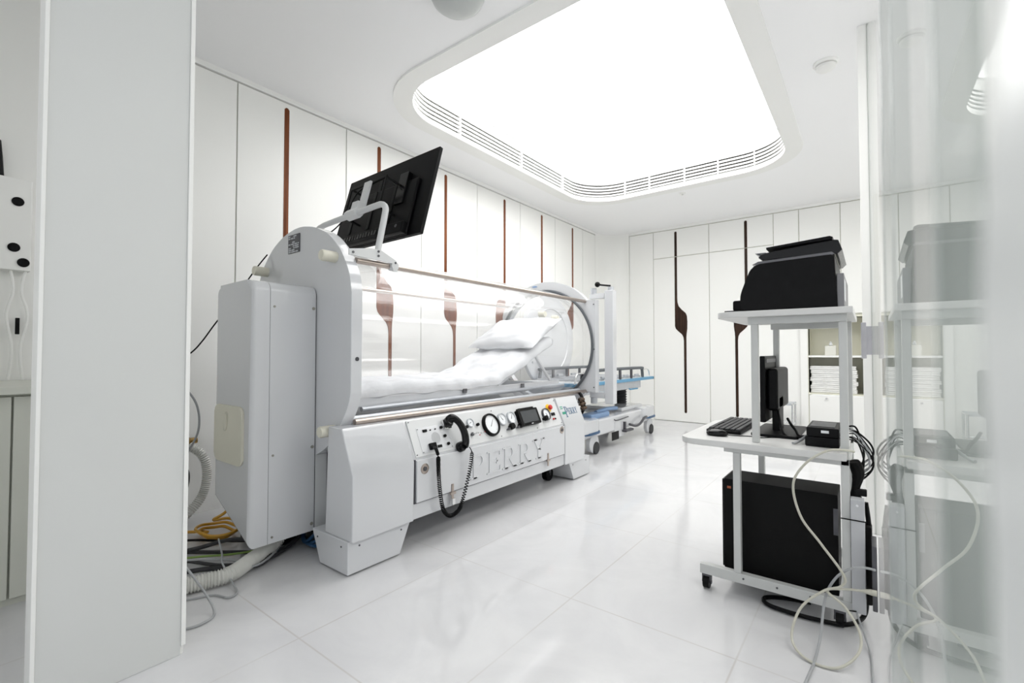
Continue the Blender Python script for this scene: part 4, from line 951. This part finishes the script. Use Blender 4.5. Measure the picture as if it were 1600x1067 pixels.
# cables around the cart
random.seed(5)
for k in range(11):
    y = 2.16 + .03 * (k % 5); x = -.015 + .018 * math.sin(k * 2.1)
    z = .70 - .012 * (k % 4)
    pts = [(-.095, y, z), (-.05, y + .01, z + .012 * math.sin(k)), (min(x, -.002), y + random.uniform(-.03, .03), z - .05), (min(x + .008, .002), y, z - .10), (-.04 + .01 * math.cos(k), y + .02, z - .13 - .02 * (k % 3)), (-.055, 2.15, .55), (-.05, 2.16, .49)]
    cable('bundled_cable', pts, random.choice((.0028, .0035, .0022)), black if k % 3 else greyc, ('black cable' if k % 3 else 'grey cable') + ' in the tangle hanging behind the boxes on the cart', 'cable', ('black' if k % 3 else 'grey') + ' tangled cables behind the cart desk', 8)
cw = MB()
cw.tube([(-.052, 2.14, .60), (-.04, 2.15, .555), (-.048, 2.15, .50), (-.05, 2.15, .47), (-.045, 2.16, .44)], lambda t: .017 + .004 * math.sin(t * 9), 10, 6)
tag(cw.build('cable_wrap', blackm), 'thick black wrapped cable bundle behind the rear post of the cart', 'cable bundle')
tag(B().box(-.052, -.015, 2.13, 2.155, .477, .50, .003).build('black_adapter', black), 'black adapter on top of the grey box on the cart', 'adapter')
cable('thick_black_cable', [(-.02, 2.2, .44), (-.012, 2.2, .36), (-.01, 2.18, .25), (-.02, 2.2, .12), (-.03, 2.2, .02), (-.08, 2.1, .014), (-.17, 2.075, .012), (-.27, 2.07, .012), (-.335, 2.085, .012), (-.35, 2.13, .012), (-.30, 2.17, .012), (-.2, 2.2, .012)], .008, black, 'thick black cable lying on the floor under the cart')
tag(B().box(-.035, -.002, 2.17, 2.24, .07, .36, .01).build('power_supply', blackm), 'tall black power unit hanging behind the cart next to the glass', 'power supply')
cable('monitor_cable', [(-.34, 2.42, .78), (-.32, 2.35, .72), (-.30, 2.30, .66), (-.27, 2.28, .645), (-.21, 2.26, .655)], .0045, black, 'black cable from the monitor down to the desk')
cable('video_cable', [(-.30, 2.45, .70), (-.28, 2.40, .68), (-.26, 2.36, .665), (-.24, 2.30, .65), (-.208, 2.24, .66)], .006, black, 'black video cable with plug between monitor and boxes')
cable('network_plug', [(-.205, 2.20, .668), (-.22, 2.18, .655), (-.235, 2.16, .645), (-.245, 2.14, .643)], .0055, greyc, 'short grey cable end lying in front of the boxes on the desk')
cable('beige_cable', [(-.05, 2.08, .645), (-.075, 2.03, .655), (-.125, 1.99, .653), (-.19, 1.98, .60), (-.228, 1.98, .52), (-.206, 1.98, .41), (-.145, 1.98, .325), (-.082, 1.98, .235), (-.09, 1.98, .195), (-.14, 1.97, .168), (-.205, 1.93, .105), (-.225, 1.86, .03), (-.18, 1.80, .008), (-.10, 1.80, .008), (-.045, 1.86, .04), (-.038, 1.92, .08), (-.078, 1.96, .135), (-.13, 1.98, .168), (-.08, 2.0, .18), (-.028, 2.0, .190)], .0042, beigec, 'beige cable looping from the cart desk down to the floor in front')
tag(B().cyl((-.03, 2.0, .190), (-.006, 2.0, .192), .005, .010, 12).cyl((-.006, 2.0, .192), (.008, 2.0, .192), .0095, seg=12).build('beige_plug', beigec), 'beige plug at the end of the looping cable by the glass', 'plug')
cable('grey_cable', [(.004, 2.02, .262), (-.03, 2.0, .268), (-.07, 2.0, .25), (-.108, 1.99, .21), (-.136, 1.98, .14), (-.146, 1.90, .04), (-.155, 1.80, .008), (-.165, 1.70, .005), (-.17, 1.62, .005), (-.155, 1.56, .005), (-.12, 1.50, .005)], .0042, greyc, 'grey cable falling from the glass side to the floor in front')
cable('thin_grey_cable', [(-.05, 2.05, .09), (-.03, 2.02, .04), (-.012, 1.96, .006), (-.006, 1.8, .006), (.0, 1.6, .006)], .003, greyc, 'thin grey cable on the floor between the cart and the glass')
tag(B().box(-.004, .010, 2.02, 2.14, .12, .34, .003).build('socket_panel', darkm), 'dark upright socket strip against the glass behind the cart', 'socket strip')

# chrome step stool by the back wall
so = thing('step_stool', 'small chrome framed step stool standing before the back wall', 'stool', (-.9, 6.5, 0))
m_ = MB()
for x in (-1.08, -.73):
    m_.tube([(x, 6.38, .0), (x, 6.38, .36), (x, 6.40, .385), (x, 6.62, .385), (x, 6.64, .36), (x, 6.64, 0)], .012, 10, 4)
m_.cyl((-1.08, 6.38, .14), (-.73, 6.38, .14), .010).cyl((-1.08, 6.64, .14), (-.73, 6.64, .14), .010)
m_.build('tube_frame', chrome, so)
B().box(-1.09, -.72, 6.38, 6.64, .375, .40, .006).build('step_tread', mat('tread_grey', (.45, .47, .5), .4, mottle=(20, (.42, .44, .47))), so)

# ------------------------------------------------------------------ every repeated small fitting is a part of its own
def split_islands(o):
    me = o.data; n = len(me.vertices); par = list(range(n))
    def find(a):
        while par[a] != a: par[a] = par[par[a]]; a = par[a]
        return a
    for e in me.edges:
        a, b = find(e.vertices[0]), find(e.vertices[1])
        if a != b: par[a] = b
    roots = sorted({find(i) for i in range(n)})
    if len(roots) < 2: return
    for k, r_ in enumerate(roots):
        bm = bmesh.new(); bm.from_mesh(me)
        bmesh.ops.delete(bm, geom=[v for v in bm.verts if find(v.index) != r_], context='VERTS')
        m2 = bpy.data.meshes.new(me.name); bm.to_mesh(m2); bm.free()
        c = o.copy(); c.data = m2; m2.materials.clear() if len(m2.materials) else None; m2.materials.append(me.materials[0]); COL.objects.link(c); c.parent = o.parent
    bpy.data.objects.remove(o)
for nm in ('screw', 'bolt', 'casing_rib', 'rail_post', 'rail_slider', 'louvre_spacer', 'deck_slat', 'tray_slat', 'door_bolt', 'rating_label', 'hinge_pin', 'hinge_arm', 'tray_slide', 'valve_fittings'):
    for o in [o for o in bpy.data.objects if o.type == 'MESH' and o.name.split('.')[0] == nm]: split_islands(o)
